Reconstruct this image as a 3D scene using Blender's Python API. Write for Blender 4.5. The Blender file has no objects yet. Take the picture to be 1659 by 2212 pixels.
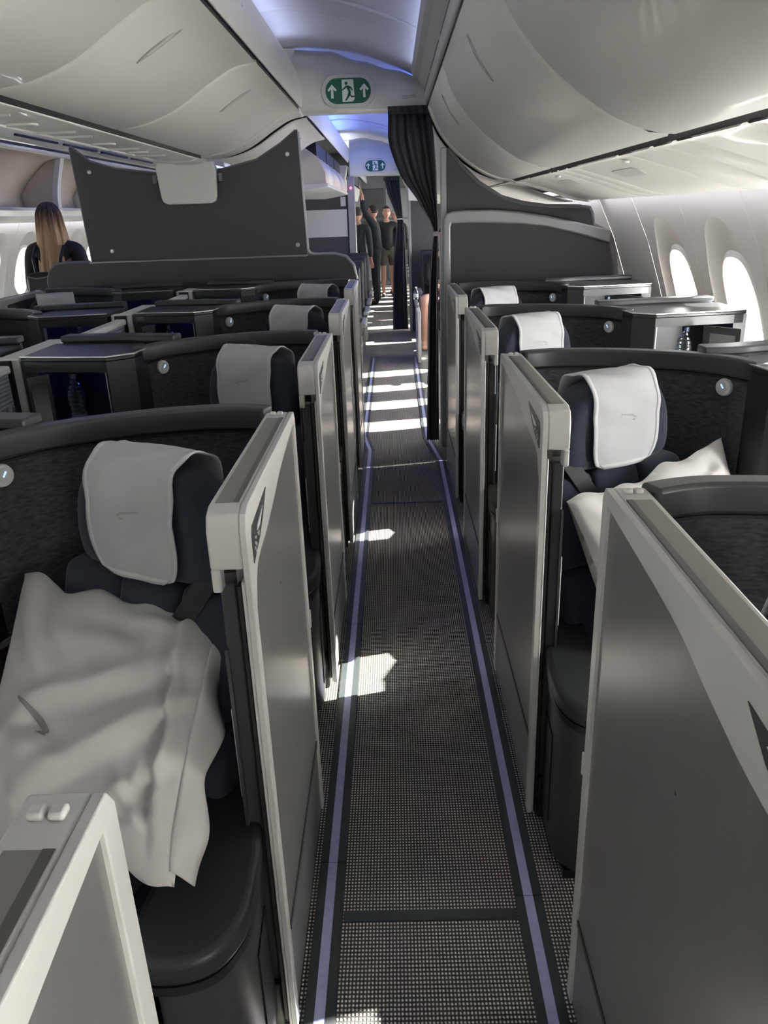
import bpy, bmesh, math, random
from mathutils import Vector, Matrix, noise
random.seed(7)
sc = bpy.context.scene
COL = sc.collection
PI = math.pi
# ------------------------------------------------------------------ camera
IMG_W, IMG_H, FPX = 1659, 2212, 1670.0
cd = bpy.data.cameras.new('camera'); cam = bpy.data.objects.new('camera', cd); COL.objects.link(cam)
cd.sensor_fit = 'VERTICAL'; cd.sensor_height = 36.0; cd.lens = FPX/IMG_H*36.0
cd.clip_start = 0.02; cd.clip_end = 200
def _n(v): return Vector(v).normalized()
_vp = (845-IMG_W/2, 460-IMG_H/2)
_yd = _n((_vp[0]/FPX, -_vp[1]/FPX, -1)); _u0 = _n(Vector((0,1,0))-_yd*_yd.y); _r0 = _yd.cross(_u0)
_roll = math.radians(1.7)
_zd = _n(_u0*math.cos(_roll)-_r0*math.sin(_roll)); _xd = _yd.cross(_zd)
cam.matrix_world = Matrix.Translation((0,0,1.65)) @ Matrix((_xd,_yd,_zd)).to_4x4()
sc.camera = cam
sc.view_settings.view_transform = 'Standard'; sc.view_settings.look = 'None'
sc.view_settings.gamma = 1.0; sc.view_settings.use_curve_mapping = False
sc.view_settings.exposure = 1.25
# ------------------------------------------------------------------ sky and sun
wd = bpy.data.worlds.new('sky'); sc.world = wd; wd.use_nodes = True
bg = wd.node_tree.nodes['Background']; bg.inputs[0].default_value = (1.0,0.985,0.95,1); bg.inputs[1].default_value = 18.0
sl = bpy.data.lights.new('sun','SUN'); sun = bpy.data.objects.new('sun', sl); COL.objects.link(sun)
sl.energy = 28.0; sl.angle = math.radians(0.6); sl.color = (1.0,0.95,0.86)
_d = Vector((-1.0,-0.25,-0.66)); sun.rotation_euler = _d.to_track_quat('-Z','Y').to_euler(); sun.location = (6,6,5)

def area(name, loc, aim, sx, sy, power, color):
    l = bpy.data.lights.new(name,'AREA'); l.shape='RECTANGLE'; l.size=sx; l.size_y=sy; l.energy=power; l.color=color
    o = bpy.data.objects.new(name,l); COL.objects.link(o); o.location=loc
    o.rotation_euler = Vector(aim).to_track_quat('-Z','Y').to_euler(); return o
MIR = -2.82                      # x -> MIR - x mirrors the cabin about its centre line
YA, YB = -3.0, 20.0              # built length of the cabin
BLUE = (0.10,0.20,1.0); VIO = (0.62,0.68,1.0); WARM=(1.0,0.97,0.92)
# cove lights over the bins (mood lighting) and wash lights at the top of the side walls
def strip_light(name, x, z, aimx, aimz, y0, y1, w, power, color):
    o = area(name, (x,(y0+y1)/2,z), (aimx,0,aimz), w, y1-y0, power, color)
    q = Vector((aimx,0,aimz)).normalized(); zax = -q; yax = Vector((0,1,0)); xax = yax.cross(zax)
    o.matrix_world = Matrix.Translation(o.location) @ Matrix((xax,yax,zax)).transposed().to_4x4()
    return o
for nm, y0, y1, p, c in (('cove',-3.0,5.6,0.42,(0.55,0.62,1.0)),('cove_aft',6.0,11.5,1.5,BLUE),('cove_rear',12,19.5,0.7,VIO)):
    L = y1-y0
    for m in (0,1):
        fx = (lambda x: x) if m==0 else (lambda x: MIR-x)
        sg = 1 if m==0 else -1
        strip_light(nm, fx(0.200), 2.452, -0.85*sg, 0.45, y0, y1, 0.03, 1.0*L*p, c)
        strip_light(nm, fx(-0.66), 2.60, 0.6*sg, 0.8, y0, y1, 0.03, 1.0*L*p, c)
for m in (0,1):
    fx = (lambda x: x) if m==0 else (lambda x: MIR-x)
    sg = 1 if m==0 else -1
    strip_light('wall_wash', fx(1.315), 1.70, 0.45*sg, -1.0, -3.0, 11.4, 0.03, 8.0, (0.9,0.88,1.0))

# ------------------------------------------------------------------ materials
MATS = {}
def _new(name):
    m = bpy.data.materials.new(name); m.use_nodes = True; MATS[name]=m
    nt = m.node_tree; b = nt.nodes['Principled BSDF']; return m, nt, b
def mat(name, rgb, rough=0.5, metal=0.0, coat=0.0, var=0.0, vscale=8.0, stretch=(1,1,1), bump=0.0, bscale=60.0, spec=0.5, sheen=0.0, emit=None, es=0.0):
    m, nt, b = _new(name)
    b.inputs['Base Color'].default_value = (*rgb,1); b.inputs['Roughness'].default_value = rough
    b.inputs['Metallic'].default_value = metal; b.inputs['Coat Weight'].default_value = coat
    b.inputs['Specular IOR Level'].default_value = spec; b.inputs['Sheen Weight'].default_value = sheen
    if emit: b.inputs['Emission Color'].default_value=(*emit,1); b.inputs['Emission Strength'].default_value=es
    if var or bump:
        tc = nt.nodes.new('ShaderNodeTexCoord'); mp = nt.nodes.new('ShaderNodeMapping'); mp.inputs['Scale'].default_value = stretch
        nt.links.new(tc.outputs['Object'], mp.inputs['Vector'])
        if var:
            n = nt.nodes.new('ShaderNodeTexNoise'); n.inputs['Scale'].default_value=vscale; n.inputs['Detail'].default_value=4
            r = nt.nodes.new('ShaderNodeMix'); r.data_type='RGBA'
            r.inputs['A'].default_value=(*[c*(1-var) for c in rgb],1); r.inputs['B'].default_value=(*[min(1,c*(1+var)) for c in rgb],1)
            nt.links.new(mp.outputs[0], n.inputs['Vector'])
            cr = nt.nodes.new('ShaderNodeMapRange'); cr.inputs['From Min'].default_value=0.3; cr.inputs['From Max'].default_value=0.7
            nt.links.new(n.outputs['Fac'], cr.inputs['Value']); nt.links.new(cr.outputs[0], r.inputs['Factor'])
            nt.links.new(r.outputs['Result'], b.inputs['Base Color'])
        if bump:
            n2 = nt.nodes.new('ShaderNodeTexNoise'); n2.inputs['Scale'].default_value=bscale; n2.inputs['Detail'].default_value=3
            nt.links.new(mp.outputs[0], n2.inputs['Vector'])
            bp = nt.nodes.new('ShaderNodeBump'); bp.inputs['Strength'].default_value=bump; bp.inputs['Distance'].default_value=0.002
            nt.links.new(n2.outputs['Fac'], bp.inputs['Height']); nt.links.new(bp.outputs[0], b.inputs['Normal'])
    return m
mat('bin_white',(0.67,0.655,0.61),0.34,coat=0.1,var=0.02,vscale=3)
mat('bin_inner',(0.60,0.53,0.43),0.55,var=0.05,vscale=6)
mat('latch_recess_shade',(0.42,0.41,0.39),0.3,metal=0.3)  # darker grey paints the shade of a recess not cut into the door
mat('psu_white',(0.70,0.68,0.63),0.38,coat=0.1)
mat('wall_white',(0.66,0.64,0.60),0.55,var=0.02,vscale=4)
mat('ceiling_white',(0.60,0.60,0.61),0.85,spec=0.2)
mat('black_gap',(0.01,0.011,0.012),0.6)
mat('door_metal',(0.27,0.262,0.25),0.30,metal=0.45,var=0.02,vscale=40,stretch=(1,1,0.02),bump=0.02,bscale=300)
mat('cap_white',(0.58,0.57,0.54),0.38,coat=0.1)
mat('inlay_groove',(0.09,0.085,0.08),0.4)
mat('cap_inlay',(0.23,0.22,0.20),0.4,metal=0.2,coat=0.2)
mat('gunmetal',(0.062,0.066,0.068),0.38,metal=0.3,bump=0.03,bscale=400)
mat('console_dark',(0.030,0.032,0.033),0.36,metal=0.2)
mat('gunmetal_light',(0.12,0.125,0.13),0.3,metal=0.7)
mat('black_satin',(0.012,0.013,0.014),0.42)
mat('trim_bright',(0.75,0.75,0.74),0.25,metal=0.6)
mat('shell_fabric',(0.046,0.050,0.055),0.85,var=0.55,vscale=110,stretch=(0.45,0.45,1.6),bump=0.6,bscale=160,sheen=0.05)
mat('navy_fabric',(0.023,0.029,0.048),0.9,var=0.3,vscale=300,stretch=(1,1,2.5),bump=0.5,bscale=320,sheen=0.15)
mat('leather_black',(0.026,0.030,0.031),0.42,bump=0.12,bscale=500,spec=0.4)
mat('cover_cloth',(0.50,0.50,0.515),0.9,var=0.04,vscale=12,bump=0.15,bscale=900)
mat('cover_hem',(0.58,0.58,0.59),0.9)
mat('cover_emblem',(0.36,0.355,0.36),0.7)
mat('pillow_cloth',(0.60,0.575,0.55),0.85,bump=0.25,bscale=14,var=0.03,vscale=5)
mat('pillow_emblem',(0.25,0.235,0.225),0.7)
mat('blanket_grey',(0.07,0.065,0.075),0.95,bump=0.6,bscale=90)
mat('walnut',(0.06,0.035,0.022),0.4,var=0.5,vscale=14,stretch=(1,0.12,1))
mat('bulkhead',(0.064,0.059,0.066),0.62,bump=0.12,bscale=700,var=0.05,vscale=200)
mat('bulkhead_trim',(0.16,0.165,0.17),0.45,metal=0.2)
mat('alu_grey',(0.33,0.34,0.345),0.35,metal=0.4)
mat('divider_white',(0.80,0.79,0.76),0.5)
mat('panel_white',(0.56,0.56,0.54),0.5)
mat('galley_grey',(0.16,0.16,0.17),0.6)
mat('curtain_navy',(0.034,0.034,0.042),0.9,bump=0.3,bscale=300,sheen=0.1)
mat('strap',(0.02,0.021,0.023),0.6,bump=0.3,bscale=400)
mat('usb_white',(0.66,0.65,0.63),0.4)
mat('led_blue',(0.1,0.15,0.8),0.4,emit=(0.25,0.4,1.0),es=1.2)
mat('led_cubby',(0.02,0.05,0.8),0.4,emit=(0.03,0.10,1.0),es=9.0)
mat('led_red',(0.8,0.05,0.1),0.4,emit=(1.0,0.05,0.15),es=5.0)
mat('led_green',(0.05,0.8,0.2),0.4,emit=(0.05,1.0,0.2),es=4.0)
mat('glow_strip',(0.40,0.42,0.66),0.35,var=0.08,vscale=60)
mat('strip_edge',(0.045,0.052,0.055),0.4,metal=0.2)
mat('exit_green',(0.004,0.10,0.065),0.35,coat=0.3)
mat('exit_white',(0.72,0.76,0.74),0.4)
mat('screw',(0.7,0.7,0.69),0.3,metal=0.6)
mat('mirror',(0.32,0.32,0.32),0.2,metal=1.0)
mat('seat_black',(0.016,0.017,0.02),0.6,bump=0.2,bscale=300)
mat('skin',(0.50,0.27,0.20),0.55); mat('skin_tan',(0.42,0.22,0.16),0.55)
mat('hair_dark',(0.03,0.02,0.017),0.6,var=0.3,vscale=60,stretch=(1,1,0.1)); mat('hat_grey',(0.34,0.37,0.37),0.9)
mat('cloth_navy',(0.010,0.014,0.022),0.85,bump=0.4,bscale=40); mat('cloth_black',(0.008,0.008,0.009),0.75,bump=0.6,bscale=25)
mat('cloth_green',(0.02,0.026,0.028),0.9); mat('denim',(0.055,0.08,0.13),0.9,var=0.3,vscale=40); mat('cloth_white',(0.5,0.5,0.5),0.9)
mat('shorts_maroon',(0.05,0.012,0.02),0.9,var=0.4,vscale=90); mat('shorts_olive',(0.09,0.08,0.065),0.9)
mat('eye_dark',(0.02,0.015,0.015),0.3); mat('lips',(0.35,0.12,0.11),0.5); mat('shoe_black',(0.012,0.012,0.013),0.5)
mat('backpack',(0.006,0.006,0.007),0.45); mat('zip',(0.3,0.3,0.3),0.35,metal=0.8)
mat('paper',(0.75,0.75,0.78),0.7); mat('leaflet_blue',(0.22,0.25,0.6),0.6)
mat('bottle_label',(0.55,0.58,0.6),0.5); mat('bottle_cap',(0.02,0.03,0.08),0.4)
# hair with light tips: colour belongs to the hair, root to tip
def hair_mat():
    m, nt, b = _new('hair_blonde'); b.inputs['Roughness'].default_value=0.55
    tc = nt.nodes.new('ShaderNodeTexCoord'); sx = nt.nodes.new('ShaderNodeSeparateXYZ'); nt.links.new(tc.outputs['Object'], sx.inputs[0])
    mp = nt.nodes.new('ShaderNodeMapping'); mp.inputs['Scale'].default_value=(1,1,0.05); nt.links.new(tc.outputs['Object'], mp.inputs[0])
    n = nt.nodes.new('ShaderNodeTexNoise'); n.inputs['Scale'].default_value=55; nt.links.new(mp.outputs[0], n.inputs['Vector'])
    mr = nt.nodes.new('ShaderNodeMapRange'); mr.inputs['From Min'].default_value=1.78; mr.inputs['From Max'].default_value=1.55
    nt.links.new(sx.outputs['Z'], mr.inputs['Value'])
    ad = nt.nodes.new('ShaderNodeMath'); ad.operation='MULTIPLY_ADD'; ad.inputs[1].default_value=1.2; nt.links.new(n.outputs['Fac'], ad.inputs[0])
    sb = nt.nodes.new('ShaderNodeMath'); sb.operation='SUBTRACT'; sb.inputs[1].default_value=0.6; nt.links.new(mr.outputs[0], sb.inputs[0]); nt.links.new(sb.outputs[0], ad.inputs[2])
    cr = nt.nodes.new('ShaderNodeValToRGB'); e = cr.color_ramp.elements; e[0].color=(0.03,0.018,0.012,1); e[1].color=(0.46,0.29,0.16,1); e[1].position=0.85
    k = cr.color_ramp.elements.new(0.45); k.color=(0.18,0.095,0.045,1)
    nt.links.new(ad.outputs[0], cr.inputs[0]); nt.links.new(cr.outputs[0], b.inputs['Base Color'])
hair_mat()
def carpet_mat():
    m, nt, b = _new('carpet'); b.inputs['Roughness'].default_value=0.95; b.inputs['Specular IOR Level'].default_value=0.15
    tc = nt.nodes.new('ShaderNodeTexCoord'); sx = nt.nodes.new('ShaderNodeSeparateXYZ'); nt.links.new(tc.outputs['Object'], sx.inputs[0])
    def M(op,a,bv=None):
        n = nt.nodes.new('ShaderNodeMath'); n.operation=op
        for i,v in enumerate((a,bv)):
            if v is None: continue
            if isinstance(v,(int,float)): n.inputs[i].default_value=v
            else: nt.links.new(v,n.inputs[i])
        return n.outputs[0]
    P = 2*PI/0.0085
    s1 = M('SINE', M('MULTIPLY', sx.outputs['X'], P)); s2 = M('SINE', M('MULTIPLY', sx.outputs['Y'], P*0.8))
    pr = M('MULTIPLY', M('ADD', s1, 1.0), M('ADD', s2, 1.0))       # 0..4, bumps of the woven loops
    nz = nt.nodes.new('ShaderNodeTexNoise'); nz.inputs['Scale'].default_value=220; nt.links.new(tc.outputs['Object'], nz.inputs['Vector'])
    nb = nt.nodes.new('ShaderNodeTexNoise'); nb.inputs['Scale'].default_value=3.5; nb.inputs['Detail'].default_value=3; nt.links.new(tc.outputs['Object'], nb.inputs['Vector'])
    h = M('ADD', M('MULTIPLY', pr, 0.25), M('MULTIPLY', M('SUBTRACT', nz.outputs['Fac'], 0.5), 0.7))
    cr = nt.nodes.new('ShaderNodeValToRGB'); e = cr.color_ramp.elements
    e[0].position=0.12; e[0].color=(0.045,0.043,0.040,1); e[1].position=0.80; e[1].color=(0.56,0.505,0.43,1)
    nt.links.new(h, cr.inputs[0])
    mx = nt.nodes.new('ShaderNodeMix'); mx.data_type='RGBA'; mx.blend_type='MULTIPLY'; mx.inputs['Factor'].default_value=0.5
    nt.links.new(cr.outputs[0], mx.inputs['A']); nt.links.new(nb.outputs['Color'], mx.inputs['B'])
    g = nt.nodes.new('ShaderNodeHueSaturation'); g.inputs['Saturation'].default_value=0.75; g.inputs['Value'].default_value=1.75
    nt.links.new(mx.outputs['Result'], g.inputs['Color']); nt.links.new(g.outputs[0], b.inputs['Base Color'])
    bp = nt.nodes.new('ShaderNodeBump'); bp.inputs['Strength'].default_value=0.7; bp.inputs['Distance'].default_value=0.003
    nt.links.new(h, bp.inputs['Height']); nt.links.new(bp.outputs[0], b.inputs['Normal'])
carpet_mat()
def ribbed_mat():
    m, nt, b = _new('ribbed_panel'); b.inputs['Base Color'].default_value=(0.50,0.53,0.60,1); b.inputs['Roughness'].default_value=0.6
    tc = nt.nodes.new('ShaderNodeTexCoord'); w = nt.nodes.new('ShaderNodeTexWave'); w.bands_direction='Z'; w.inputs['Scale'].default_value=22
    nt.links.new(tc.outputs['Object'], w.inputs['Vector'])
    cr = nt.nodes.new('ShaderNodeValToRGB'); e=cr.color_ramp.elements; e[0].color=(0.30,0.32,0.38,1); e[1].color=(0.56,0.59,0.66,1); e[0].position=0.15; e[1].position=0.45
    nt.links.new(w.outputs['Fac'], cr.inputs[0]); nt.links.new(cr.outputs[0], b.inputs['Base Color'])
    bp = nt.nodes.new('ShaderNodeBump'); bp.inputs['Strength'].default_value=0.5; bp.inputs['Distance'].default_value=0.003
    nt.links.new(w.outputs['Fac'], bp.inputs['Height']); nt.links.new(bp.outputs[0], b.inputs['Normal'])
ribbed_mat()
def glass_mats():
  for nm,tint in (('pane',(0.96,0.98,0.98,1)),('pane_dimmed',(0.22,0.24,0.25,1))):      # far-side panes tinted darker to cut the light from that side
    m, nt, b = _new(nm); out = nt.nodes['Material Output']
    tr = nt.nodes.new('ShaderNodeBsdfTransparent'); tr.inputs[0].default_value=tint
    gl = nt.nodes.new('ShaderNodeBsdfGlossy'); gl.inputs['Roughness'].default_value=0.05
    mx = nt.nodes.new('ShaderNodeMixShader'); mx.inputs[0].default_value=0.06
    nt.links.new(tr.outputs[0], mx.inputs[1]); nt.links.new(gl.outputs[0], mx.inputs[2]); nt.links.new(mx.outputs[0], out.inputs[0])
  if True:
    m, nt, b = _new('clear_plastic'); out = nt.nodes['Material Output']
    tr = nt.nodes.new('ShaderNodeBsdfTransparent'); tr.inputs[0].default_value=(0.80,0.86,0.92,1)
    gl = nt.nodes.new('ShaderNodeBsdfGlossy'); gl.inputs['Roughness'].default_value=0.08
    lw = nt.nodes.new('ShaderNodeLayerWeight'); lw.inputs[0].default_value=0.55
    wv = nt.nodes.new('ShaderNodeTexWave'); wv.bands_direction='Z'; wv.inputs['Scale'].default_value=18; tc = nt.nodes.new('ShaderNodeTexCoord'); nt.links.new(tc.outputs['Object'],wv.inputs['Vector'])
    bp = nt.nodes.new('ShaderNodeBump'); bp.inputs['Strength'].default_value=0.6; bp.inputs['Distance'].default_value=0.004; nt.links.new(wv.outputs['Fac'],bp.inputs['Height']); nt.links.new(bp.outputs[0],gl.inputs['Normal'])
    mx = nt.nodes.new('ShaderNodeMixShader'); nt.links.new(lw.outputs['Facing'],mx.inputs[0])
    nt.links.new(tr.outputs[0], mx.inputs[1]); nt.links.new(gl.outputs[0], mx.inputs[2]); nt.links.new(mx.outputs[0], out.inputs[0])
glass_mats()

# ------------------------------------------------------------------ mesh helpers
class MB:
    def __init__(s): s.v=[]; s.f=[]
    def add(s, vs, fs):
        o=len(s.v); s.v += [tuple(p) for p in vs]; s.f += [tuple(i+o for i in f) for f in fs]; return s
    def box(s, x0,x1,y0,y1,z0,z1):
        vs=[(x0,y0,z0),(x1,y0,z0),(x1,y1,z0),(x0,y1,z0),(x0,y0,z1),(x1,y0,z1),(x1,y1,z1),(x0,y1,z1)]
        return s.add(vs,[(0,3,2,1),(4,5,6,7),(0,1,5,4),(1,2,6,5),(2,3,7,6),(3,0,4,7)])
    def prism(s, poly, a0, a1, axis):
        # poly: 2D points in the two remaining axes, in xyz order; extruded along axis
        n=len(poly)
        def P(p,a): return {'x':(a,p[0],p[1]),'y':(p[0],a,p[1]),'z':(p[0],p[1],a)}[axis]
        vs=[P(p,a0) for p in poly]+[P(p,a1) for p in poly]
        fs=[tuple(range(n))[::-1],tuple(range(n,2*n))]+[(i,(i+1)%n,n+(i+1)%n,n+i) for i in range(n)]
        return s.add(vs,fs)
    def strip(s, poly, ys, axis='y', closed=False):
        # open sheet: 2D polyline swept through the given stations along an axis
        n=len(poly); vs=[]
        for a in ys:
            for p in poly: vs.append({'x':(a,p[0],p[1]),'y':(p[0],a,p[1]),'z':(p[0],p[1],a)}[axis])
        fs=[]; m=n if closed else n-1
        for k in range(len(ys)-1):
            for i in range(m):
                j=(i+1)%n; fs.append((k*n+i,k*n+j,(k+1)*n+j,(k+1)*n+i))
        return s.add(vs,fs)
    def grid(s, fn, nu, nv, closeu=False):
        vs=[fn(i/(nu if closeu else nu-1), j/(nv-1)) for j in range(nv) for i in range(nu)]
        fs=[]
        for j in range(nv-1):
            for i in range(nu if closeu else nu-1):
                k=(i+1)%nu; fs.append((j*nu+i,j*nu+k,(j+1)*nu+k,(j+1)*nu+i))
        return s.add(vs,fs)
    def tube(s, path, r, n=8, cap=True):
        path=[Vector(p) for p in path]; R=r if isinstance(r,(list,tuple)) else [r]*len(path)
        vs=[]; up=None
        for i,p in enumerate(path):
            d=(path[min(i+1,len(path)-1)]-path[max(i-1,0)]).normalized()
            if up is None: up=Vector((0,0,1)) if abs(d.z)<0.9 else Vector((1,0,0))
            a=d.cross(up).normalized(); up=a.cross(d).normalized()
            for k in range(n): t=2*PI*k/n; vs.append(p+a*math.cos(t)*R[i]+up*math.sin(t)*R[i])
        fs=[]
        for i in range(len(path)-1):
            for k in range(n): fs.append((i*n+k,i*n+(k+1)%n,(i+1)*n+(k+1)%n,(i+1)*n+k))
        if cap: fs += [tuple(range(n))[::-1], tuple(range((len(path)-1)*n,len(path)*n))]
        return s.add(vs,fs)
    def lathe(s, prof, c=(0,0,0), n=16):
        vs=[]; m=len(prof)
        for k in range(n):
            t=2*PI*k/n
            for r,z in prof: vs.append((c[0]+r*math.cos(t),c[1]+r*math.sin(t),c[2]+z))
        fs=[(k*m+i,((k+1)%n)*m+i,((k+1)%n)*m+i+1,k*m+i+1) for k in range(n) for i in range(m-1)]
        return s.add(vs,fs)
    def sphere(s, c, r, nu=14, nv=9):
        r = r if isinstance(r,(tuple,list)) else (r,r,r)
        return s.grid(lambda u,v:(c[0]+r[0]*math.cos(2*PI*u)*math.sin(PI*v), c[1]+r[1]*math.sin(2*PI*u)*math.sin(PI*v), c[2]-r[2]*math.cos(PI*v)), nu, nv, True)
    def build(s, name, m, parent=None, T=None, bevel=0, seg=2, smooth=True, ang=35, subsurf=0, solid=0, loc=(0,0,0), rot=None):
        me=bpy.data.meshes.new(name)
        vs=[tuple(T(p)) for p in s.v] if T else s.v
        me.from_pydata(vs,[],s.f)
        bm=bmesh.new(); bm.from_mesh(me); bmesh.ops.remove_doubles(bm,verts=bm.verts,dist=1e-6); bmesh.ops.recalc_face_normals(bm,faces=bm.faces); bm.to_mesh(me); bm.free()
        me.materials.append(MATS[m])
        o=bpy.data.objects.new(name,me); COL.objects.link(o); o.location=loc
        if rot: o.rotation_euler=rot
        if parent: o.parent=parent
        if smooth:
            for p in me.polygons: p.use_smooth=True
            me.set_sharp_from_angle(angle=math.radians(ang))
        if solid: k=o.modifiers.new('solid','SOLIDIFY'); k.thickness=solid; k.offset=0
        if bevel: k=o.modifiers.new('bevel','BEVEL'); k.width=bevel; k.segments=seg; k.limit_method='ANGLE'; k.angle_limit=math.radians(40); k.harden_normals=False
        if subsurf: k=o.modifiers.new('sub','SUBSURF'); k.levels=subsurf; k.render_levels=subsurf
        return o
def bx(*a): return MB().box(*a)
def empty(name, loc, label=None, cat=None, group=None, rz=0):
    o=bpy.data.objects.new(name,None); COL.objects.link(o); o.location=loc; o.rotation_euler=(0,0,rz); o.empty_display_size=0.05
    if label: tag(o,label,cat,group)
    return o
def tag(o, label, cat, group=None):
    o['label']=label; o['category']=cat
    if group: o['group']=group
    return o
def struct(o, label=None):
    o['kind']='structure'
    if label: o['label']=label
    return o
def copy_tree(o, parent=None):
    c=o.copy(); COL.objects.link(c); c.parent=parent
    for ch in [k for k in o.children]: copy_tree(ch,c)
    return c
def lerp(a,b,t): return a+(b-a)*t
def smooth_path(pts, n=6):
    out=[]; P=[Vector((*p,0)) if len(p)==2 else Vector(p) for p in pts]
    for i in range(len(P)-1):
        p0=P[max(i-1,0)];p1=P[i];p2=P[i+1];p3=P[min(i+2,len(P)-1)]
        for k in range(n):
            t=k/n; out.append(0.5*((2*p1)+(p2-p0)*t+(2*p0-5*p1+4*p2-p3)*t*t+(3*p1-p0-3*p2+p3)*t**3))
    out.append(P[-1]); return out
def offset_path(path, d):
    out=[]
    for i,p in enumerate(path):
        t=(path[min(i+1,len(path)-1)]-path[max(i-1,0)]); t=Vector((t.x,t.y,0)).normalized()
        out.append(p+Vector((-t.y,t.x,0))*d)
    return out
def ribbon_wall(path, d0, d1, z0, z1):
    a=offset_path(path,d0); b=offset_path(path,d1)
    return MB().prism([(p.x,p.y) for p in a]+[(p.x,p.y) for p in reversed(b)], z0, z1, 'z')
def rrect(x0,x1,z0,z1,r,n=5):
    out=[]
    for cx,cz,a0 in ((x1-r,z1-r,0),(x0+r,z1-r,PI/2),(x0+r,z0+r,PI),(x1-r,z0+r,1.5*PI)):
        for k in range(n+1): a=a0+PI/2*k/n; out.append((cx+r*math.cos(a),cz+r*math.sin(a)))
    return out
MX = lambda p:(MIR-p[0],p[1],p[2])
ORD=['first','second','third','fourth','fifth']

# ================================================================== SETTING
struct(MB().box(-4.6,1.85,YA-.2,YB,-0.12,0.0).build('floor','carpet',smooth=False))
# outer ceiling / crown shell closing the cabin above bins (never lit through)
crown=[(1.72,1.62),(1.6,1.95),(1.3,2.3),(0.8,2.65),(0.2,2.88),(-0.6,3.0),(-1.41,3.02)]
crown=crown+[(MIR-x,z) for x,z in reversed(crown[:-1])]
struct(MB().strip(crown,[YA-.2,YB]).build('ceiling','ceiling_white',solid=0.03))
struct(MB().box(-4.6,1.85,YA-.3,YA-.2,-.1,3.05).build('wall_front','panel_white',smooth=False))
struct(MB().box(-4.6,1.85,YB,YB+.1,-.1,3.05).build('wall_back','galley_grey',smooth=False))
wb=bpy.data.objects['wall_back']
for i,x in enumerate((-1.3,-.72,-.14,.44)):
    for z0,z1 in ((.1,.95),(1.0,1.5),(1.55,2.2)): MB().box(x+.02,x+.55,YB-.03,YB,z0,z1).build('galley_door','alu_grey' if (i+int(z0))%2 else 'gunmetal_light',wb,bevel=.008)
# aisle ceilings (arched, with cross ribs)
arc=smooth_path([(-0.80,2.69),(-0.6,2.715),(-0.4,2.70),(-0.2,2.665),(-0.02,2.61),(0.13,2.55),(0.27,2.48)],4)
arc=[(p.x,p.y) for p in arc]
for m,T in ((0,None),(1,MX)):
    ya=[YA,YA+1.0,0.4,1.8,3.2,4.55]
    root=struct(MB().strip(arc,[YA-.2,YB]).build('ceiling','ceiling_white',T=T,solid=0.008))
    rib=[(x,z-0.004) for x,z in arc]
    for y in (0.2,1.75,3.3,4.75,7.3,8.9,10.4,13.2,14.8,16.4):
        MB().strip([(x,z-.010) for x,z in arc],[y-.16,y-.13,y+.13,y+.16]).build('ceiling_panel_rib','ceiling_white',root,T=T,solid=0.012)

# ---------------------------------------------------------------- side walls with windows
def wx(z):
    pts=[(0,1.66),(0.6,1.70),(1.0,1.655),(1.2,1.595),(1.45,1.505),(1.72,1.375)]
    for (a,b),(c,d) in zip(pts,pts[1:]):
        if z<=c: return lerp(b,d,(z-a)/(c-a))
    return pts[-1][1]
WP=0.745
def sup(a,hw,hh,n):
    c,s_=math.cos(a),math.sin(a)
    return (hw*math.copysign(abs(c)**(2/n),c), hh*math.copysign(abs(s_)**(2/n),s_))
NA=64; WZ=1.145
angs=[2*PI*(k+.5)/NA for k in range(NA)]
def rect_pt(a,hw,z0,z1):
    c,s_=math.cos(a),math.sin(a); h=(z1-WZ) if s_>0 else (WZ-z0)
    t=min(hw/max(abs(c),1e-6), h/max(abs(s_),1e-6)); return (c*t,s_*t)
def wall_panel(yc,parent,T):
    rings=[]
    def ring(fn,off,box=None):
        pts=[fn(a) for a in angs]
        if box:                                   # keep the square corners of the panel
            hw,z0,z1=box
            for cx_ in (-hw,hw):
                for cz_ in (z0-WZ,z1-WZ):
                    i=min(range(NA),key=lambda i:(pts[i][0]-cx_)**2+(pts[i][1]-cz_)**2); pts[i]=(cx_,cz_)
        rings.append([(wx(WZ+q[1])+off, yc+q[0], WZ+q[1]) for q in pts])
    ring(lambda a:rect_pt(a,WP/2+.0008,0.12,1.715),0.010,(WP/2+.0008,.12,1.715))
    ring(lambda a:rect_pt(a,WP/2-.006,0.12,1.71),0.0,(WP/2-.006,.12,1.71))
    ring(lambda a:(sup(a,0.268,0.44,2.3)),0.0)
    ring(lambda a:(sup(a,0.258,0.43,2.3)),0.010)
    ring(lambda a:(sup(a,0.190,0.295,2.6)),0.038)
    ring(lambda a:(sup(a,0.183,0.275,2.7)),0.030)
    mb=MB(); vs=[p for r in rings for p in r]; fs=[]
    for j in range(len(rings)-1):
        for i in range(NA): k=(i+1)%NA; fs.append((j*NA+i,j*NA+k,(j+1)*NA+k,(j+1)*NA+i))
    mb.add(vs,fs); mb.build('sidewall_panel','wall_white',parent,T=T,ang=25)
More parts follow.
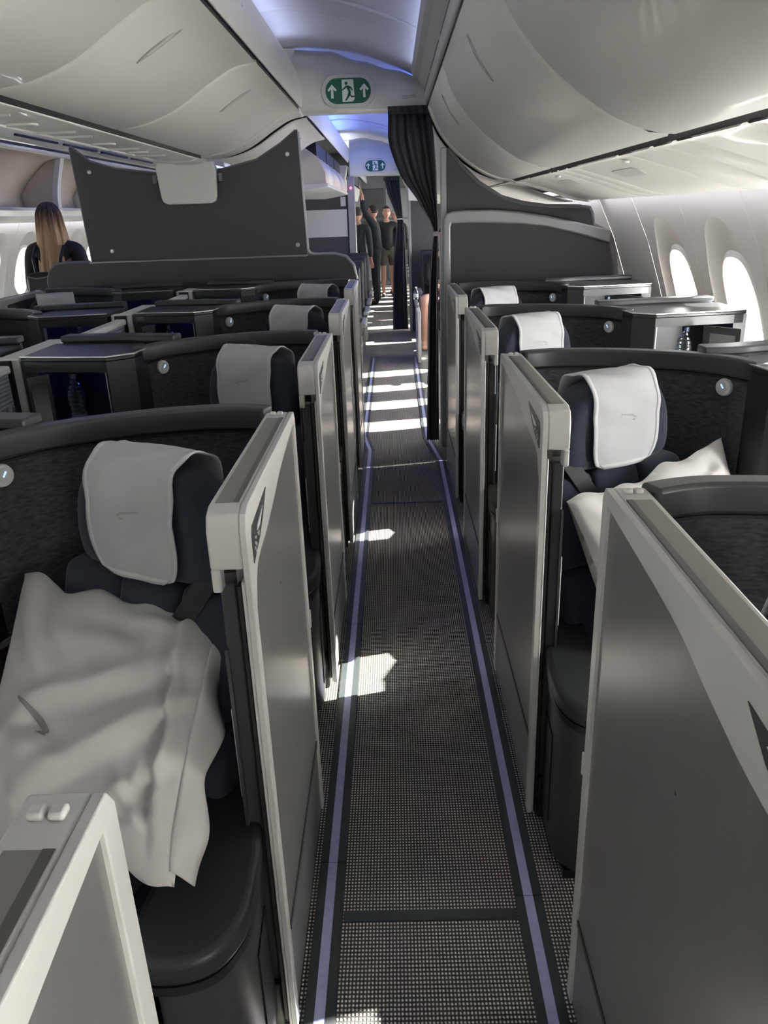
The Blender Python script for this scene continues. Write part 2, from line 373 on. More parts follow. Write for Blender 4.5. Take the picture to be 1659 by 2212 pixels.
def window(yc,idx,T):
    rings=[]
    for hw,hh,off,n in ((0.183,0.275,0.030,2.7),(0.175,0.266,0.026,2.7),(0.160,0.252,0.070,2.7),(0.158,0.250,0.09,2.7)):
        rings.append([(wx(WZ+q[1])+off,yc+q[0],WZ+q[1]) for q in (sup(a,hw,hh,n) for a in angs)])
    mb=MB(); fs=[]
    for j in range(len(rings)-1):
        for i in range(NA): k=(i+1)%NA; fs.append((j*NA+i,j*NA+k,(j+1)*NA+k,(j+1)*NA+i))
    mb.add([p for r in rings for p in r],fs)
    o=mb.build('window_%d'%idx,'wall_white',T=T); struct(o)
    mp=MB(); ring=rings[-1]; c=(wx(WZ)+.09,yc,WZ)
    mp.add(ring+[c],[(i,(i+1)%NA,NA) for i in range(NA)]); mp.build('pane','pane' if T is None else 'pane_dimmed',o,T=T,smooth=False)
    # outer bezel closing the hole between frame and skin
wi=1
for m,T in ((0,None),(1,MX)):
    root=struct(MB().strip([(wx(-.02)+.002,-.02),(wx(.12)+.002,.12)],[YA-.2,YB]).build('wall_right' if m==0 else 'wall_left','wall_white',T=T,solid=.004))
    MB().strip([(wx(1.71),1.708),(1.42,1.735),(1.48,1.78)],[YA-.2,YB]).build('top_cove','wall_white',root,T=T,solid=.004)
    MB().strip([(1.48,1.775),(1.74,1.62)],[YA-.2,YB]).build('cove_back','wall_white',root,T=T,solid=.01)
    yc=3.72-WP*9
    while yc<YB+.3:
        if 5.0<yc<6.1:
            MB().prism([(-.006,.12)]+[(wx(z)-wx(.12)-.006,z) for z in (.6,1.0,1.2,1.45,1.71)]+[(wx(z)-wx(.12),z) for z in (1.71,1.45,1.2,1.0,.6,.12)],yc-WP/2+.002,yc+WP/2-.002,'y').build('sidewall_panel','wall_white',root,T=(lambda p:(p[0]+wx(.12)+.006,p[1],p[2])) if T is None else (lambda p:(MIR-p[0]-wx(.12)-.006,p[1],p[2])))
        else:
            wall_panel(yc,root,T); window(yc,wi,T); wi+=1
        yc+=WP

# ---------------------------------------------------------------- floor path marking
def path_strip(name, pts, label):
    root=empty(name,(pts[0][0],pts[0][1],0),label,'floor strip','photoluminescent floor path strips')
    P=[Vector((*p,0)) for p in pts]
    segs=[]
    for a,b in zip(P,P[1:]):
        L=(b-a).length; n=max(1,round(L/1.2))
        for k in range(n): segs.append((a.lerp(b,k/n),a.lerp(b,(k+1)/n)))
    o=Vector((pts[0][0],pts[0][1],0))
    for a,b in segs:
        d=(b-a).normalized(); nrm=Vector((-d.y,d.x,0)); g=d*.0015
        def quad(w0,w1,z0,z1,nm,mt):
            q=[a+g+nrm*w0-o,b-g+nrm*w0-o,b-g+nrm*w1-o,a+g+nrm*w1-o]
            MB().prism([(p.x,p.y) for p in q],z0,z1,'z').build(nm,mt,root,smooth=False)
        quad(-.012,.012,0.001,.0045,'glow_segment','glow_strip')
        quad(.012,.034,0.001,.005,'edge_profile','strip_edge'); quad(-.034,-.012,0.001,.005,'edge_profile','strip_edge')
path_strip('floor_path_strip',[(.303,-1.0),(.303,5.25),(.235,5.85),(.245,9.5)],'pale lavender floor path strip along the window-side suites')
path_strip('floor_path_strip',[(-.207,-1.0),(-.207,5.55),(-.262,5.95),(-.262,9.5)],'pale lavender floor path strip along the centre-block suites')
for y,w,l in ((1.447,.016,'wide'),(4.425,.011,'narrow')):
    struct(MB().box(-.168,.266,y-w,y+w,0.0005,.004).build('trim_1' if l=='wide' else 'trim_2','strip_edge'))

# ================================================================== OVERHEAD BINS
# window-side bins: pivot doors, vent rail and passenger service panels
RBIN=smooth_path([(.255,2.285),(.29,2.20),(.345,2.105),(.45,1.992),(.60,1.885),(.72,1.838),(.80,1.826)],5)
RBIN=[(p.x,p.y) for p in RBIN]
PSU=smooth_path([(.815,1.812),(.86,1.810),(.95,1.785),(1.08,1.745),(1.2,1.705),(1.30,1.685)],4); PSU=[(p.x,p.y) for p in PSU]
def bin_door(y0,y1,prof,root,T,name='bin_door',mt='bin_white',sg=1):
    # slightly pillowed shell with rounded ends
    th=0.03; n=len(prof); ys=[y0+.004,y0+.010,y0+.028,(y0+y1)/2,y1-.028,y1-.010,y1-.004]; off=[sg*q for q in (.014,.005,0,0,0,.005,.014)]
    P=[Vector((*p,0)) for p in prof]
    vs=[]; fs=[]
    for y,o in zip(ys,off):
        q=offset_path(P,o); vs+=[(p.x,y,p.y) for p in q]
    for k in range(len(ys)-1):
        for i in range(n-1): fs.append((k*n+i,k*n+i+1,(k+1)*n+i+1,(k+1)*n+i))
    return MB().add(vs,fs).build(name,mt,root,T=T,ang=50)
def at_prof(prof,t):
    i=min(int(t*(len(prof)-1)),len(prof)-2); f=t*(len(prof)-1)-i
    a,b=Vector(prof[i]),Vector(prof[i+1]); p=a.lerp(b,f); d=(b-a).normalized(); return p,d
def latch(yc,prof,t,root,T,sgn=1):
    plen=sum((Vector(b)-Vector(a)).length for a,b in zip(prof,prof[1:]))
    def W(u,w,h):                                        # long axis runs down the curved door
        p,d=at_prof(prof,min(max(t+u/plen,0.01),.99)); nrm=Vector((d.y,-d.x))*sgn
        return (p.x+nrm.x*h, yc+w, p.y+nrm.y*h)
    out=MB(); ring=[(.095*math.cos(2*PI*k/28),.021*math.copysign(abs(math.sin(2*PI*k/28))**1.2,math.sin(2*PI*k/28))) for k in range(28)]; n=len(ring)
    out.add([W(u,w,.0002) for u,w in ring]+[W(u*.98,w*.90,.0042) for u,w in ring]+[W(u*.94,w*.74,.0012) for u,w in ring]+[W(0,0,.0012)],
        [(i,(i+1)%n,n+(i+1)%n,n+i) for i in range(n)]+[(n+i,n+(i+1)%n,2*n+(i+1)%n,2*n+i) for i in range(n)]+[(2*n+i,2*n+(i+1)%n,3*n) for i in range(n)])
    o=out.build('latch_recess','latch_recess_shade',root,T=T)
    MB().add([W(u,w,h) for h in (.0015,.0040) for u,w in rrect(-.058,.058,-.009,.009,.0085,3)],
        [tuple(range(16)),tuple(range(16,32))]+[(i,(i+1)%16,16+(i+1)%16,16+i) for i in range(16)]).build('latch_paddle','cap_white',o,T=T)
RB=[(-2.6,-.9),(-.9,.74),(.74,2.40),(2.40,4.12),(4.12,5.46)]
for i,(a,b) in enumerate(RB[1:]):
    k=len(RB)-2-i
    if i==0: continue
    root=empty('overhead_bin',(.6,(a+b)/2,1.9),'white overhead bin above the window suites, %s from the curtained bulkhead'%ORD[k],'overhead bin','window-side overhead bins')
    T=(lambda p,r=root.location.copy():(p[0]-r.x,p[1]-r.y,p[2]-r.z))
    bin_door(a,b,RBIN,root,T); latch((a+b)/2+(-.25 if k==0 else -.17),RBIN,.26,root,T)
    MB().prism([(.262,2.285),(.30,2.205),(.355,2.115),(.46,1.998),(.61,1.887),(.73,1.838),(.80,1.83),(1.2,1.9),(1.2,2.28)],a+.01,b-.01,'y').build('bin_body','black_gap',root,T=T,smooth=False)
struct(MB().strip([(.232,2.345),(.238,2.30),(.25,2.292)],[YA,5.5]).build('trim_3','bin_white',solid=.006))
r=struct(MB().strip([(.150,2.468),(.165,2.440),(.195,2.425),(.236,2.365)],[YA,5.5]).build('trim_4','bin_white',solid=.006))
MB().strip([(.236,2.362),(.234,2.346)],[YA,5.5]).build('vent_slot','black_gap',r,solid=.01)
for y in (3.0,3.85,4.7): MB().box(.222,.232,y-.01,y+.01,2.342,2.368).build('vent_bracket','bin_white',r)
# gap and service panels
struct(MB().prism([(.785,1.829),(.812,1.816),(.83,1.85),(.80,1.86)],YA,5.46,'y').build('trim_5','black_gap',smooth=False))
ys=[-1.6,-.4,.8,1.98,2.45,2.66,3.05,3.9,4.1,4.3,4.95,5.46]
for i,(a,b) in enumerate(zip(ys,ys[1:])):
    if b<1.0: continue
    o=empty('service_panel',(1.05,(a+b)/2,1.75),None)
    T=(lambda p,r=o.location.copy():(p[0]-r.x,p[1]-r.y,p[2]-r.z))
    tag(o,'cream service panel between bin and window wall, %s, %s from the bulkhead'%('with oval recess' if b-a>.6 else 'narrow plain',['first','second','third','fourth','fifth','sixth','seventh','eighth','ninth'][10-i]),'service panel','service panels under the window-side bins')
    bin_door(a,b,PSU,o,T,'panel','psu_white')
    if b-a>.6:
        p,d=at_prof(PSU,.45)
        MB().prism(rrect(-.16,.16,-.035,.035,.034,5),-.003,.002,'z').build('light_recess','cap_white',o,T=lambda q,p=p,y=(a+b)/2:(p.x+q[1]*.95-o.location.x, y+q[0]-o.location.y, p.y-q[1]*.35+q[2]-.002-o.location.z))
        MB().lathe([(0,-.004),(.014,-.004),(.016,.004),(.0,.006)],n=12).build('reading_light','usb_white',o,T=lambda q,p=p,y=a+.12:(p.x+q[0]-.1-o.location.x,y+q[1]-o.location.y,p.y+.022+q[2]-o.location.z))
# closed bin end by the bulkhead
endp=[(.245,2.30)]+RBIN+PSU[1:]+[(1.36,1.70),(1.36,2.3)]
struct(MB().prism([(x-.004,z-.006) for x,z in RBIN]+[(x,z-.008) for x,z in PSU]+[(1.40,1.715),(1.42,1.8),(.3,2.31)],5.47,5.585,'y').build('trim_6','psu_white',bevel=.012,seg=3,ang=50))
# aft cabin window-side bins, both sides; open buckets on the far side
def simple_bin(a,b,T0,label,group,x=.0):
    root=empty('overhead_bin',T0((.6,(a+b)/2,1.9)),label,'overhead bin',group)
    r=root.location.copy(); T=lambda p:(lambda q:(q[0]-r.x,q[1]-r.y,q[2]-r.z))(T0(p))
    bin_door(a,b,RBIN,root,T)
    latch((a+b)/2,RBIN,.2,root,T)
    MB().strip(PSU,[a,b]).build('service_panel','psu_white',root,T=T,solid=.006)
    MB().prism([(.262,2.29),(.30,2.215),(.46,2.008),(.73,1.848),(.80,1.84),(1.2,1.9),(1.2,2.28)],a+.01,b-.01,'y').build('bin_body','black_gap',root,T=T,smooth=False)
I3=lambda p:p
for k,(a,b) in enumerate(((5.95,7.7),(7.7,9.6),(9.6,11.5))):
    simple_bin(a,b,I3,'white overhead bin above the window seats of the next cabin, %s beyond the curtain'%ORD[k],'window-side bins in the next cabin')
for k,(a,b) in enumerate(((12.0,13.9),(13.9,15.8),(15.8,17.7))):
    simple_bin(a,b,I3,'white overhead bin past the second curtain over the window seats, %s bin'%ORD[k],'window-side bins past the second curtain')
    root=empty('overhead_bin',(-1.0,(a+b)/2,2.1),'white centre bin past the second curtain, %s bin'%ORD[k],'overhead bin','centre bins past the second curtain')
    CBx=[(-.578,2.288),(-.68,2.268),(-.80,2.205),(-.95,2.115),(-1.10,2.06),(-1.235,2.042)]
    MB().prism([(-.60,2.30),(-.64,2.1),(-.70,1.90),(-1.2,1.86),(-1.3,2.3)],a,b-.01,'y').build('bin_body','bin_white',root,T=lambda p,a=a,b=b:(p[0]+1.0,p[1]-(a+b)/2,p[2]-2.1),bevel=.02)
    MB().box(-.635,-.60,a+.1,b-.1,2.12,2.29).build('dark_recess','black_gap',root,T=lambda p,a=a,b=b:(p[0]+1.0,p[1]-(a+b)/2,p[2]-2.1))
# far-side (left) bins: closed forward, open with tan bucket aft
def open_bin(a,b,T0,label,group):
    root=empty('overhead_bin',T0((.6,(a+b)/2,1.9)),label,'overhead bin',group)
    r=root.location.copy(); T=lambda p:(lambda q:(q[0]-r.x,q[1]-r.y,q[2]-r.z))(T0(p))
    pr=smooth_path([(.25,2.24),(.44,2.2),(.62,2.05),(.72,1.92),(.70,1.80)],4); pr=[(p.x,p.y) for p in pr]
    MB().strip(pr,[a,b]).build('bucket_inside','bin_inner',root,T=T,solid=.006)
    for y in (a+.02,b-.02):
        e=smooth_path([(.27,2.24),(.33,2.05),(.36,1.92),(.37,1.80)],5); e=[(p.x,p.y) for p in e]
        MB().prism(e+[(.43,1.80),(.42,1.92),(.39,2.05),(.33,2.24)],y-.018,y+.018,'y').build('bucket_rim','bin_white',root,T=T,bevel=.006)
        MB().prism([(x+.04,z) for x,z in e]+[(.70,1.8),(.72,1.92),(.62,2.05),(.44,2.2)],y-.006,y+.006,'y').build('bucket_side','bin_inner',root,T=T)
    MB().prism([(.34,1.80),(.34,1.775),(.80,1.74),(.80,1.80)],a,b,'y').build('bucket_lip','bin_white',root,T=T,bevel=.008)
    MB().strip([(.24,2.27),(.255,2.245),(.30,2.245)],[a,b]).build('top_rail','bin_white',root,T=T,solid=.012)
    MB().strip(PSU,[a,b]).build('service_panel','psu_white',root,T=T,solid=.006)
for a,b,l in ((6.7,8.0,'first'),(8.0,9.3,'second'),(9.3,10.6,'third'),(10.6,11.9,'fourth')):
    open_bin(a,b,MX,'open overhead bin with tan interior along the far window wall, %s aft of the woman'%l,'open bins along the far window wall')
simple_bin(5.2,6.66,MX,'closed white overhead bin along the far window wall','closed far-side bins')
r=struct(MB().strip([(.150,2.468),(.18,2.41),(.235,2.30)],[YA,12]).build('trim_7','bin_white',T=MX,solid=.006))
for a in (6.9,7.9,8.9,9.9): MB().box(.19,.215,a,a+.85,2.335,2.35).build('vent_slot','black_gap',r,T=MX)
MB().box(.24,.27,5,12,2.268,2.292).build('rail_gap','black_gap',r,T=MX)

# centre bins
CB=smooth_path([(-.578,2.288),(-.68,2.268),(-.80,2.205),(-.95,2.115),(-1.10,2.06),(-1.235,2.042)],5); CB=[(p.x,p.y) for p in CB]
CBL=[(MIR-x,z) for x,z in CB]
FAS=smooth_path([(-.570,2.305),(-.556,2.36),(-.565,2.44),(-.59,2.52),(-.625,2.59)],5); FAS=[(p.x,p.y) for p in FAS]
CU=smooth_path([(-1.26,2.050),(-1.30,2.028),(-1.36,2.02),(-1.46,2.02),(-1.52,2.028),(-1.56,2.050)],3); CU=[(p.x,p.y) for p in CU]
segs=[(-1.3,.06),(.06,1.42),(1.42,2.70),(2.70,3.90),(3.90,5.62)]
for i,(a,b) in enumerate(segs):
    k=len(segs)-1-i
    root=empty('overhead_bin',(-1.41,(a+b)/2,2.05),'white overhead bin hanging over the centre suites, %s from the grey partition'%ORD[k],'overhead bin','centre overhead bins')
    r=root.location.copy(); T=lambda p:(p[0]-r.x,p[1]-r.y,p[2]-r.z); TM=lambda p:(MIR-p[0]-r.x,p[1]-r.y,p[2]-r.z)
    bin_door(a,b,CB,root,T,sg=-1); latch(a+(.35 if i in (3,) else .54),CB,.36,root,T,-1)
    bin_door(a,b,CB,root,TM,sg=-1); latch((a+b)/2,CB,.36,root,TM,-1)
    MB().prism([(x-.012,z+.018) for x,z in CB]+[(MIR-x+.012,z+.018) for x,z in reversed(CB)]+[(-2.13,2.56),(-.69,2.56)],a+.012,b-.012,'y').build('bin_body','black_gap',root,T=T,smooth=False)
cu=struct(MB().strip(CU,[YA,5.62]).build('trim_8','psu_white',solid=.006))
for sx in (-1,1):
    MB().box(-1.41-sx*.156-.004,-1.41-sx*.156+.004,-1.3,5.62,2.028,2.047).build('gap_line','black_gap',cu)
    MB().tube([(-1.41-sx*.143,-1.3,2.030),(-1.41-sx*.143,5.62,2.030)],.009,8).build('edge_bead','bin_white',cu)
for y in (.7,1.3,2.0,2.35,3.0,3.6,3.8,4.5,5.0): MB().box(-1.50,-1.32,y,y+.006,2.008,2.017).build('panel_seam','cap_white',cu)
for y in (1.65,2.7,3.3,4.2,4.75): MB().prism(rrect(-1.47,-1.35,y-.03,y+.03,.028,4),2.008,2.016,'z').build('lamp_recess','bin_white',cu)
for T,nm in ((None,'trim_9'),(MX,'trim_10')):
    o=struct(MB().strip(FAS,[YA,5.62]).build(nm,'bin_white',T=T,solid=.01))
    for y in (1.9,3.5,5.05):
        MB().prism(rrect(-.04,.04,-.010,.010,.0095,4),-.006,.008,'z').build('fascia_slot','alu_grey',o,T=lambda q,y=y:(-.574-q[0]*.30+q[2], y+q[1], 2.455+q[0]) if T is None else (MIR+.574+q[0]*.30-q[2], y+q[1], 2.455+q[0]))
    MB().strip([(-.585,2.31),(-.60,2.30)],[YA,5.62]).build('fascia_gap','black_gap',o,T=T,solid=.008)
    MB().strip(FAS,[5.95,11.5]).build('fascia_aft','bin_white',o,T=T,solid=.01)
    MB().strip(FAS,[12.0,YB]).build('fascia_rear','bin_white',o,T=T,solid=.01)
# end of the centre bins in front of the partition
struct(MB().prism([(x+.004,z-.006) for x,z in CB]+[(x,z-.01) for x,z in CU]+[(MIR-x-.004,z-.006) for x,z in reversed(CB)]+[(-2.13,2.56),(-.69,2.56),(-.58,2.31)],5.63,5.90,'y').build('trim_11','bin_white',bevel=.012,seg=3,ang=50))
# closed then lowered centre bins in the next cabin
root=empty('overhead_bin',(-1.0,6.9,2.1),'closed white centre bin just beyond the grey partition','overhead bin')
r=root.location.copy(); T=lambda p:(p[0]-r.x,p[1]-r.y,p[2]-r.z)
bin_door(6.12,7.75,CB,root,T,sg=-1); latch(7.0,CB,.4,root,T,-1)
MB().prism([(x-.01,z+.02) for x,z in CB]+[(-1.235,2.56),(-.69,2.56)],6.14,7.7,'y').build('bin_body','black_gap',root,T=T,smooth=False)
struct(MB().box(-1.6,-.62,5.92,6.10,2.30,2.70).build('trim_12','bin_white',bevel=.01))
for k,(a,b) in enumerate(((7.85,9.1),(9.1,10.3),(10.3,11.45))):
    root=empty('overhead_bin',(-.9,(a+b)/2,1.9),'lowered open centre bin with cream interior beyond the partition, %s of three'%ORD[k],'overhead bin','lowered centre bins')
    r=root.location.copy(); T=lambda p:(p[0]-r.x,p[1]-r.y,p[2]-r.z)
    side=[(-.60,1.93),(-.60,2.02),(-.66,2.15),(-.80,2.25),(-1.2,2.28),(-1.2,1.93)]
    for y in (a+.012,b-.03): MB().prism(side,y-.01,y+.01,'y').build('bucket_side','bin_inner',root,T=T,bevel=.004)
    MB().strip([(-.605,1.93),(-.605,2.02),(-.665,2.14)],[a+.02,b-.04]).build('bucket_front','bin_inner',root,T=T,solid=.02)
    for y in (a+.35,a+.75): MB().prism([(-.595,1.93),(-.595,2.02),(-.655,2.15),(-.66,2.15),(-.61,2.02),(-.61,1.93)],y,y+.05,'y').build('bucket_rib','bin_white',root,T=T)
    MB().prism([(-.585,1.90),(-.585,1.93),(-1.2,1.93),(-1.2,1.86),(-.9,1.855),(-.75,1.875)],a,b-.02,'y').build('bucket_pan','bin_white',root,T=T,bevel=.006)
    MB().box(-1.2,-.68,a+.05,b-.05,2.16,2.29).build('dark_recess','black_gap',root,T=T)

# ---------------------------------------------------------------- cross-aisle headers with exit signs
def exit_sign(cx,y,cz,w,label):
    o=empty('exit_sign',(cx,y,cz),label,'sign','green exit signs over the aisle')
    h=w*.5
    MB().prism(rrect(-w*.60,w*.60,-h*.66,h*.66,h*.655,10),-.002,.012,'y').build('surround','cap_white',o,bevel=.004)
    g=MB().prism(rrect(-w/2,w/2,-h/2,h/2,h*.495,10),-.006,-.002,'y').build('green_plate','exit_green',o)
    s=w/0.30
    def flat(pts,nm,mt,d=-.0075):
        MB().prism([(x*s,z*s) for x,z in pts],d,-.006,'y').build(nm,mt,g,smooth=False)
    for k in (-1,1):
        c=.106*k
        flat([(c-.008,-.042),(c+.008,-.042),(c+.008,.012),(c+.022,-.002),(c+.030,.008),(c,.040),(c-.030,.008),(c-.022,-.002),(c-.008,.012)],'arrow','exit_white')
    flat([(-.040,-.064),(.030,-.064),(.042,-.045),(.036,.066),(-.040,.066)],'doorway','exit_white')
    def dk(pts): flat(pts,'running_figure','exit_green',-.0090)
    dk([(-.012+.010*math.cos(t*PI/5),.044+.010*math.sin(t*PI/5)) for t in range(10)])
    dk([(-.014,.030),(.006,.030),(.018,-.008),(.004,-.012)])
    dk([(-.014,.030),(-.036,.012),(-.044,.006),(-.044,.000),(-.034,.004),(-.010,.018)])
    dk([(.004,.030),(.020,.022),(.032,.004),(.027,-.002),(.014,.014),(.002,.020)])
    dk([(.004,-.008),(-.004,-.030),(-.024,-.056),(-.014,-.058),(.010,-.030),(.018,-.008)])
    dk([(.006,-.010),(.022,-.030),(.044,-.030),(.050,-.020),(.044,-.038),(.020,-.040),(.000,-.014)])
    return o
def header(y,x0,x1,zb,tops,label,mt='bin_white'):
    o=empty('aisle_header',((x0+x1)/2,y,zb),label,'ceiling header','aisle ceiling headers')
    T=lambda p:(p[0]-(x0+x1)/2,p[1]-y,p[2]-zb)
    n=len(tops)
    def fn(u,v):
        i=min(int(u*(n-1)),n-2); f=u*(n-1)-i; zt=lerp(tops[i],tops[i+1],f*f*(3-2*f)); x=lerp(x0,x1,u)
        prof=[(0.16,0),( .02,0),(0,.03),(0.0,.35),(.05,.65),(.14,.92),(.22,1.0)]
        k=min(int(v*6),5); g=v*6-k; d=lerp(prof[k][0],prof[k+1][0],g); h=lerp(prof[k][1],prof[k+1][1],g)
        return (x,y+d,zb+h*(zt-zb)+.02*(u-.5)*0)
    MB().grid(fn,25,25).build('moulding',mt,o,T=T,ang=60)
    MB().box(x0,x1,y+.155,y+.17,zb,zb+.05).build('back_edge','alu_grey',o,T=T)
    for k in (0,1): MB().prism([(x1-.16,zb+.075-.012*k),(x1-.07,zb+.082-.012*k),(x1-.07,zb+.086-.012*k),(x1-.16,zb+.079-.012*k)],y-.002,y+.01,'y').build('vent_slit','alu_grey',o,T=T)
    return o
header(5.78,-.625,.255,2.292,[2.70,2.685,2.62,2.56,2.50],'white moulded ceiling header over the aisle by the grey partition')
exit_sign(-.262,5.772,2.412,.30,'large green exit sign on the header beside the grey partition')
header(11.7,-.56,.22,2.14,[2.62,2.64,2.60,2.55,2.50],'bluish ceiling header further down the aisle in the next cabin')
exit_sign(-.20,11.692,2.265,.28,'small green exit sign further down the aisle in the next cabin')

# ================================================================== BULKHEADS
# centre partition
cx0=[(-2.255,2.16),(-2.13,2.06),(-1.96,2.005),(-1.66,1.965),(-1.63,1.94),(-1.25,1.94),(-1.22,1.97),(-.94,2.03),(-.76,2.13),(-.655,2.205),(-.64,2.205)]
up=[(-2.22,1.378)]+cx0+[(-.625,1.378)]
o=struct(MB().prism(up,5.985,6.02,'y').build('wall_partition','bulkhead',smooth=False))
edge=[(x,6.0,z) for x,z in [(-2.22,1.378),(-2.255,2.15)]]; MB().tube(edge,.012,8).build('edge_trim','bulkhead_trim',o)
MB().tube([(-.64,6.0,2.20),(-.632,6.0,1.8),(-.622,6.0,1.42),(-.605,6.0,1.392),(-.57,6.0,1.382),(-.42,6.0,1.382),(-.34,6.0,1.36),(-.29,6.0,1.30),(-.272,6.0,1.2)],.014,8).build('edge_trim','alu_grey',o)
MB().tube([(x,6.0,z) for x,z in cx0],.012,8).build('edge_trim','bulkhead_trim',o)
for x,z in ((-2.14,1.99),(-2.06,1.455),(-.72,2.06),(-.69,1.455)):
    MB().lathe([(0,-.007),(.012,-.006),(.016,0)],n=12).build('screw_cap','screw',o,T=lambda p,x=x,z=z:(x+p[0],5.985+p[2],z+p[1]))
low=[(-2.565,0),(-2.565,1.26),(-2.54,1.33),(-2.49,1.368),(-2.42,1.378),(-.42,1.378),(-.345,1.358),(-.295,1.305),(-.272,1.22),(-.268,0)]
lo=struct(MB().prism(low,5.955,6.0,'y').build('wall_partition_lower','bulkhead',smooth=False))
MB().tube([(-2.565,5.975,1.0),(-2.565,5.975,1.26),(-2.54,5.975,1.33),(-2.49,5.975,1.37),(-2.42,5.975,1.382),(-2.23,5.975,1.382)],.014,8).build('edge_trim','bulkhead_trim',lo)
MB().box(-2.23,-.625,5.945,5.99,1.374,1.386).build('top_ledge','alu_grey',lo,bevel=.003)
tab=empty('partition_bracket',(-1.44,5.93,1.76),'white bracket plate hanging from the centre bins onto the grey partition','bracket')
T=lambda p:(p[0]+1.44,p[1]-5.93,p[2]-1.76)
MB().prism([(-1.635,2.03),(-1.65,1.99),(-1.632,1.80),(-1.622,1.772),(-1.59,1.757),(-1.28,1.757),(-1.248,1.772),(-1.238,1.80),(-1.225,1.99),(-1.24,2.03)],5.925,5.98,'y').build('plate','bin_white',tab,T=T,bevel=.008,seg=3)
for x in (-1.67,-1.205): MB().box(x-.015,x+.015,5.95,5.985,1.90,1.955).build('clamp','bulkhead_trim',tab,T=T,bevel=.004)
# window-side bulkhead with post
rb=[(.36,0),(.36,2.03),(.385,2.035),(.475,1.925),(.585,1.822),(.74,1.725),(.89,1.682),(1.05,1.658),(1.30,1.648),(1.335,1.64),(1.355,1.60),(1.37,1.53),(1.52,1.46),(1.56,1.2),(1.62,.6),(1.62,0)]
o=struct(MB().prism(rb,5.60,5.635,'y').build('wall_bulkhead','bulkhead',smooth=False))
MB().tube([(x,5.605,z) for x,z in rb[2:13]],.014,8).build('edge_trim','bulkhead_trim',o)
MB().box(.335,.375,5.585,5.65,0,2.04).build('post','alu_grey',o,bevel=.008,seg=3)
MB().box(.325,.335,5.60,5.635,.02,1.5).build('hinge_strip','panel_white',o,bevel=.002)
hump_t=[(.352,1.60),(.37,1.632),(.41,1.648),(.5,1.652),(.67,1.650),(.86,1.63),(1.04,1.60),(1.26,1.55),(1.475,1.492)]
hump_b=[(1.475,1.412),(1.26,1.475),(1.04,1.527),(.86,1.55),(.67,1.562),(.5,1.568),(.405,1.568),(.40,1.55)]
hp=empty('bulkhead_frame',(.9,5.58,1.0),'pale grey arched frame on the dark bulkhead behind the last window suite','frame')
T=lambda p:(p[0]-.9,p[1]-5.58,p[2]-1.0)
MB().prism(hump_t+hump_b+[(.40,.9),(.352,.9)],5.545,5.60,'y').build('arch','alu_grey',hp,T=T,bevel=.012,seg=3)
MB().prism([(.40,.9),(.40,1.565)]+[(x,z) for x,z in reversed(hump_b)][1:]+[(1.50,1.3),(1.53,.9)],5.57,5.598,'y').build('inner_panel','bulkhead',hp,T=T,smooth=False)

